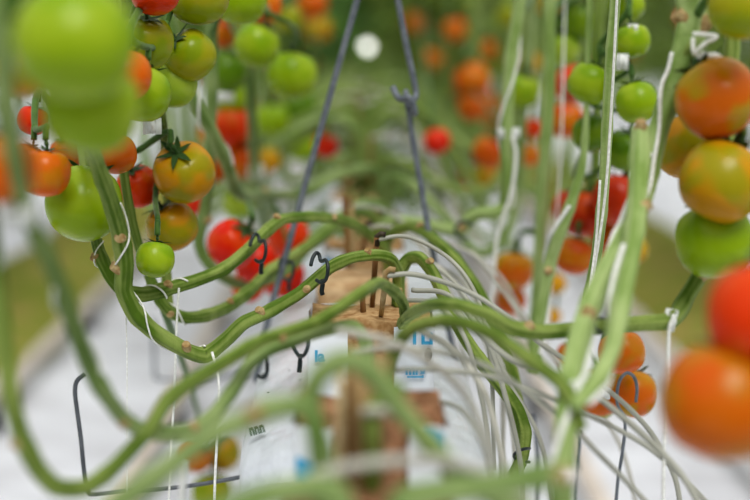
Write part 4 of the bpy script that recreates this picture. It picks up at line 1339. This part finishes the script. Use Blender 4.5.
RS = .0012
wound('S1', .47, .80, 2.2, .0009, 'white string wound round the thick climbing stem on the left', 1.2)
wound('S2', .52, .61, 1.6, .0010, 'white string looped round the stem above the left bend', .4)
wound('S3', .50, .66, 1.3, .0009, 'white string wound along the third stem low on the left', 2.0)
wound('S2', .70, .82, 1.4, .0008, 'white string spiralling beside the round green tomato', 2.0)
wound('D', .66, .85, 1.5, .0015, 'pale string wound round the hazy leaning stem', 1)
wound('U', .60, .72, .8, .0014, 'blurred pale string on the stem along the left edge', 1)
wound('O', .08, .60, 1.1, .0024, 'thick white string lying along the leaning stem', 5.2)
wound('PP', .05, .6, .7, .0022, 'white string along the stem with the cut top', .8)
wound('L', .05, .55, .9, .0024, 'white string along the slanting stem in front of the red tomatoes', .5)
wound('J', .60, .95, 1.4, .0018, 'pale string wound up the stem behind the thin strings', 1)
string([(179, 288, 1.49), (178, 300, 1.49), (176, 340, 1.49), (174, 400, 1.49), (171, 450, 1.49), (168, 520, 1.49)], RS, 'thin white string hanging from the left stem loop')
string([(212, 352, 1.44), (218, 375, 1.43), (219, 400, 1.43), (217, 440, 1.43), (215, 480, 1.43), (214, 520, 1.43)], .0014, 'white string hanging from the lowest dip of the sharp stem')
string([(126, 318, 1.44), (127, 360, 1.44), (127, 420, 1.44), (127, 520, 1.44)], .0006, 'very thin pale string at the left over the white floor')
string([(186, 462, 1.2), (183, 480, 1.2), (181, 530, 1.2)], .0034, 'short blurred white tie at the bottom left')
string([(674, 316, 1.30), (669, 330, 1.30), (668, 360, 1.30), (666, 400, 1.30), (664, 450, 1.30), (663, 520, 1.30)], .0018, 'white string hanging down from the tie at the level stem end')
string([(634, -700, 1.48), (622, -120, 1.48), (619, -50, 1.48), (616, 20, 1.48), (613, 80, 1.48), (610, 130, 1.48), (607, 175, 1.48), (602, 220, 1.48), (590, 296, 1.46)], .0015, 'long white string along the slim stem over the green tomatoes')
string([(600, 180, 1.47), (598, 215, 1.47), (595, 250, 1.47), (588, 300, 1.44)], .0014, 'short pale string beside the slim stem below its clip')
string([(512, 135, 1.9), (516, 155, 1.9), (512, 190, 1.9), (504, 215, 1.9), (497, 240, 1.9), (493, 280, 1.9), (491, 310, 1.9)], .0026, 'white string curving from the white clip down to the tubes')
string([(548, 355, 1.9), (552, 270, 1.9), (558, 200, 1.92), (562, 120, 1.95), (566, -40, 2.0), (580, -500, 2.0)], .0014, 'faint string behind the slanting stem')
# (depths a little in front of the stem) loops of string on the thick stem at top right
string([(693, 34, 1.288), (700, 34, 1.285), (708, 35, 1.284), (716, 36, 1.284), (714, 39, 1.284), (707, 42, 1.284), (699, 49, 1.284), (695, 54, 1.286), (693, 48, 1.286), (693, 38, 1.288)], .0019, 'white loop of string tied on the thick stem at the top right')
string([(697, 60, 1.31), (702, 55, 1.29), (709, 56, 1.285), (716, 56, 1.285), (721, 59, 1.29)], .0030, 'grey white twist of string above the sharp orange tomato')
string([(672, 52, 1.306), (668, 70, 1.306), (662, 84, 1.306), (660, 100, 1.306), (659, 130, 1.306), (654, 160, 1.288), (650, 185, 1.266), (640, 215, 1.238), (634, 250, 1.207)], .0019, 'white string running along the left of the thick leaning stem')


def clip(px, py, y, rx, rz, label, rot=0.0):
    """white C-shaped plant clip with a hinge lug"""
    c = P(px, py, y)
    k = y / FPX
    pts = []
    for i in range(15):
        a = math.radians(-60 + i * 300 / 14)
        pts.append(Vector((rx * k * math.cos(a), rx * k * math.sin(a) * .9, 0)))
    mb = MB()
    n = len(pts)
    h = rz * k
    t = .0016
    vs = []
    for p in pts:
        r_ = p.normalized() if p.length else Vector((1, 0, 0))
        for (ro, zz) in ((0, -h), (t, -h), (t, h), (0, h)):
            vs.append(p + r_ * ro + Vector((0, 0, zz)))
    fs = []
    for i in range(n - 1):
        for q_ in range(4):
            fs.append((i * 4 + q_, i * 4 + (q_ + 1) % 4, (i + 1) * 4 + (q_ + 1) % 4, (i + 1) * 4 + q_))
    fs += [(0, 1, 2, 3), tuple((n - 1) * 4 + q_ for q_ in (3, 2, 1, 0))]
    mb.add(vs, fs)
    e = empty('plant_clip', c)
    e.rotation_euler = (0, rot, 0)
    tag(e, label, 'clip', 'white plant clips')
    mb.build('clip_ring', M_CLIP_W, e)
    mb = MB()
    mb.tube([Vector((rx * k * .2, -rx * k, -h * .7)), Vector((rx * k * .5, -rx * k * 1.25, 0)), Vector((rx * k * .2, -rx * k, h * .7))], [.002, .0032, .002], 8)
    mb.build('clip_lug', M_CLIP_W, e)
    return e


clip(152, 126, 1.54, 8, 8, 'white plant clip above the yellow orange tomato')
clip(256, 172, 2.38, 7, 7, 'white plant clip on the blurred upright stem left of the wire')
clip(509, 133, 1.92, 10, 5, 'white plant clip on the pale stem right of the wires')
clip(567, 382, 1.10, 11, 6, 'blurred white clip at the joint of the leaning stem', .3)
clip(670, 320, 1.31, 5, 11, 'white tie at the end of the level stem', .2)
clip(20, 214, .935, 13, 13, 'blurred white clip on the stem along the left edge')
clip(566, 476, 1.02, 9, 7, 'blurred white clip at the foot of the leaning stem')
clip(633, 28, 1.71, 4, 4, 'small white clip above the green tomato with white tip')
clip(225, 97, 2.2, 8, 5, 'blurred white clip above the red orange cluster')
clip(622, 62, 1.7, 5, 8, 'white clip between the bright green tomatoes on the right')
clip(604, 394, 1.5, 5, 5, 'small white clip behind the crossing drip tubes')

# distant lamp seen as a soft bright spot between the wires
mb = MB()
c = P(367, 47, 5.6)
mb.tube([Vector((0, 0, 0)), Vector((0, .02, 0)), Vector((0, .06, 0)), Vector((0, .09, 0))], [.020, .022, .016, .008], 20)
e = empty('marker_lamp', c)
tag(e, 'round white lamp glowing far down the row between the wires', 'lamp')
mb.build('lamp_housing', M_CLIP_W, e)
mb = MB()
mb.tube([Vector((0, -.012, 0)), Vector((0, -.004, 0)), Vector((0, .0, 0))], [.012, .019, .0195], 20)
mb.build('lamp_lens', mat('lamp_lens', lin(235, 235, 230), None, .3, emit=((1, .98, .95, 1), 2.6)), e)
mb = MB()
mb.tube([Vector((0, .05, .012)), Vector((0, .05, 1.9))], .0015, 8)
mb.build('lamp_rod', M_WIRE, e)

# ---------------------------------------------------------------- light, world, camera
w = bpy.data.worlds.new('greenhouse_sky')
bpy.context.scene.world = w
w.use_nodes = True
n, l = w.node_tree.nodes, w.node_tree.links
bg = n['Background']
tc = n.new('ShaderNodeTexCoord')
sp = n.new('ShaderNodeSeparateXYZ')
l.new(tc.outputs['Generated'], sp.inputs['Vector'])
cr = n.new('ShaderNodeValToRGB')
cr.color_ramp.elements[0].position = 0
cr.color_ramp.elements[0].color = (.36, .38, .32, 1)
cr.color_ramp.elements[1].position = .75
cr.color_ramp.elements[1].color = (1, 1.0, 1.0, 1)
l.new(sp.outputs['Z'], cr.inputs['Fac'])
l.new(cr.outputs['Color'], bg.inputs['Color'])
bg.inputs['Strength'].default_value = .84

su = bpy.data.lights.new('sun_light', 'SUN')
su.energy = 2.0
su.angle = math.radians(28)
su.color = (1, .985, .95)
so = bpy.data.objects.new('sun_light', su)
C.objects.link(so)
so.rotation_euler = Euler((math.radians(36), math.radians(8), 0))

cd = bpy.data.cameras.new('camera')
cd.lens = 70
cd.sensor_width = 36
cd.clip_start = .02
cd.dof.use_dof = True
cd.dof.focus_distance = 1.475
cd.dof.aperture_fstop = 2.1
cam = bpy.data.objects.new('camera', cd)
C.objects.link(cam)
cam.location = CAM
cam.rotation_euler = Euler((math.pi / 2 - TH, 0, -YAW), 'XYZ')
sc = bpy.context.scene
sc.camera = cam
sc.view_settings.view_transform = 'Standard'
sc.view_settings.look = 'Medium High Contrast'
sc.view_settings.exposure = 0
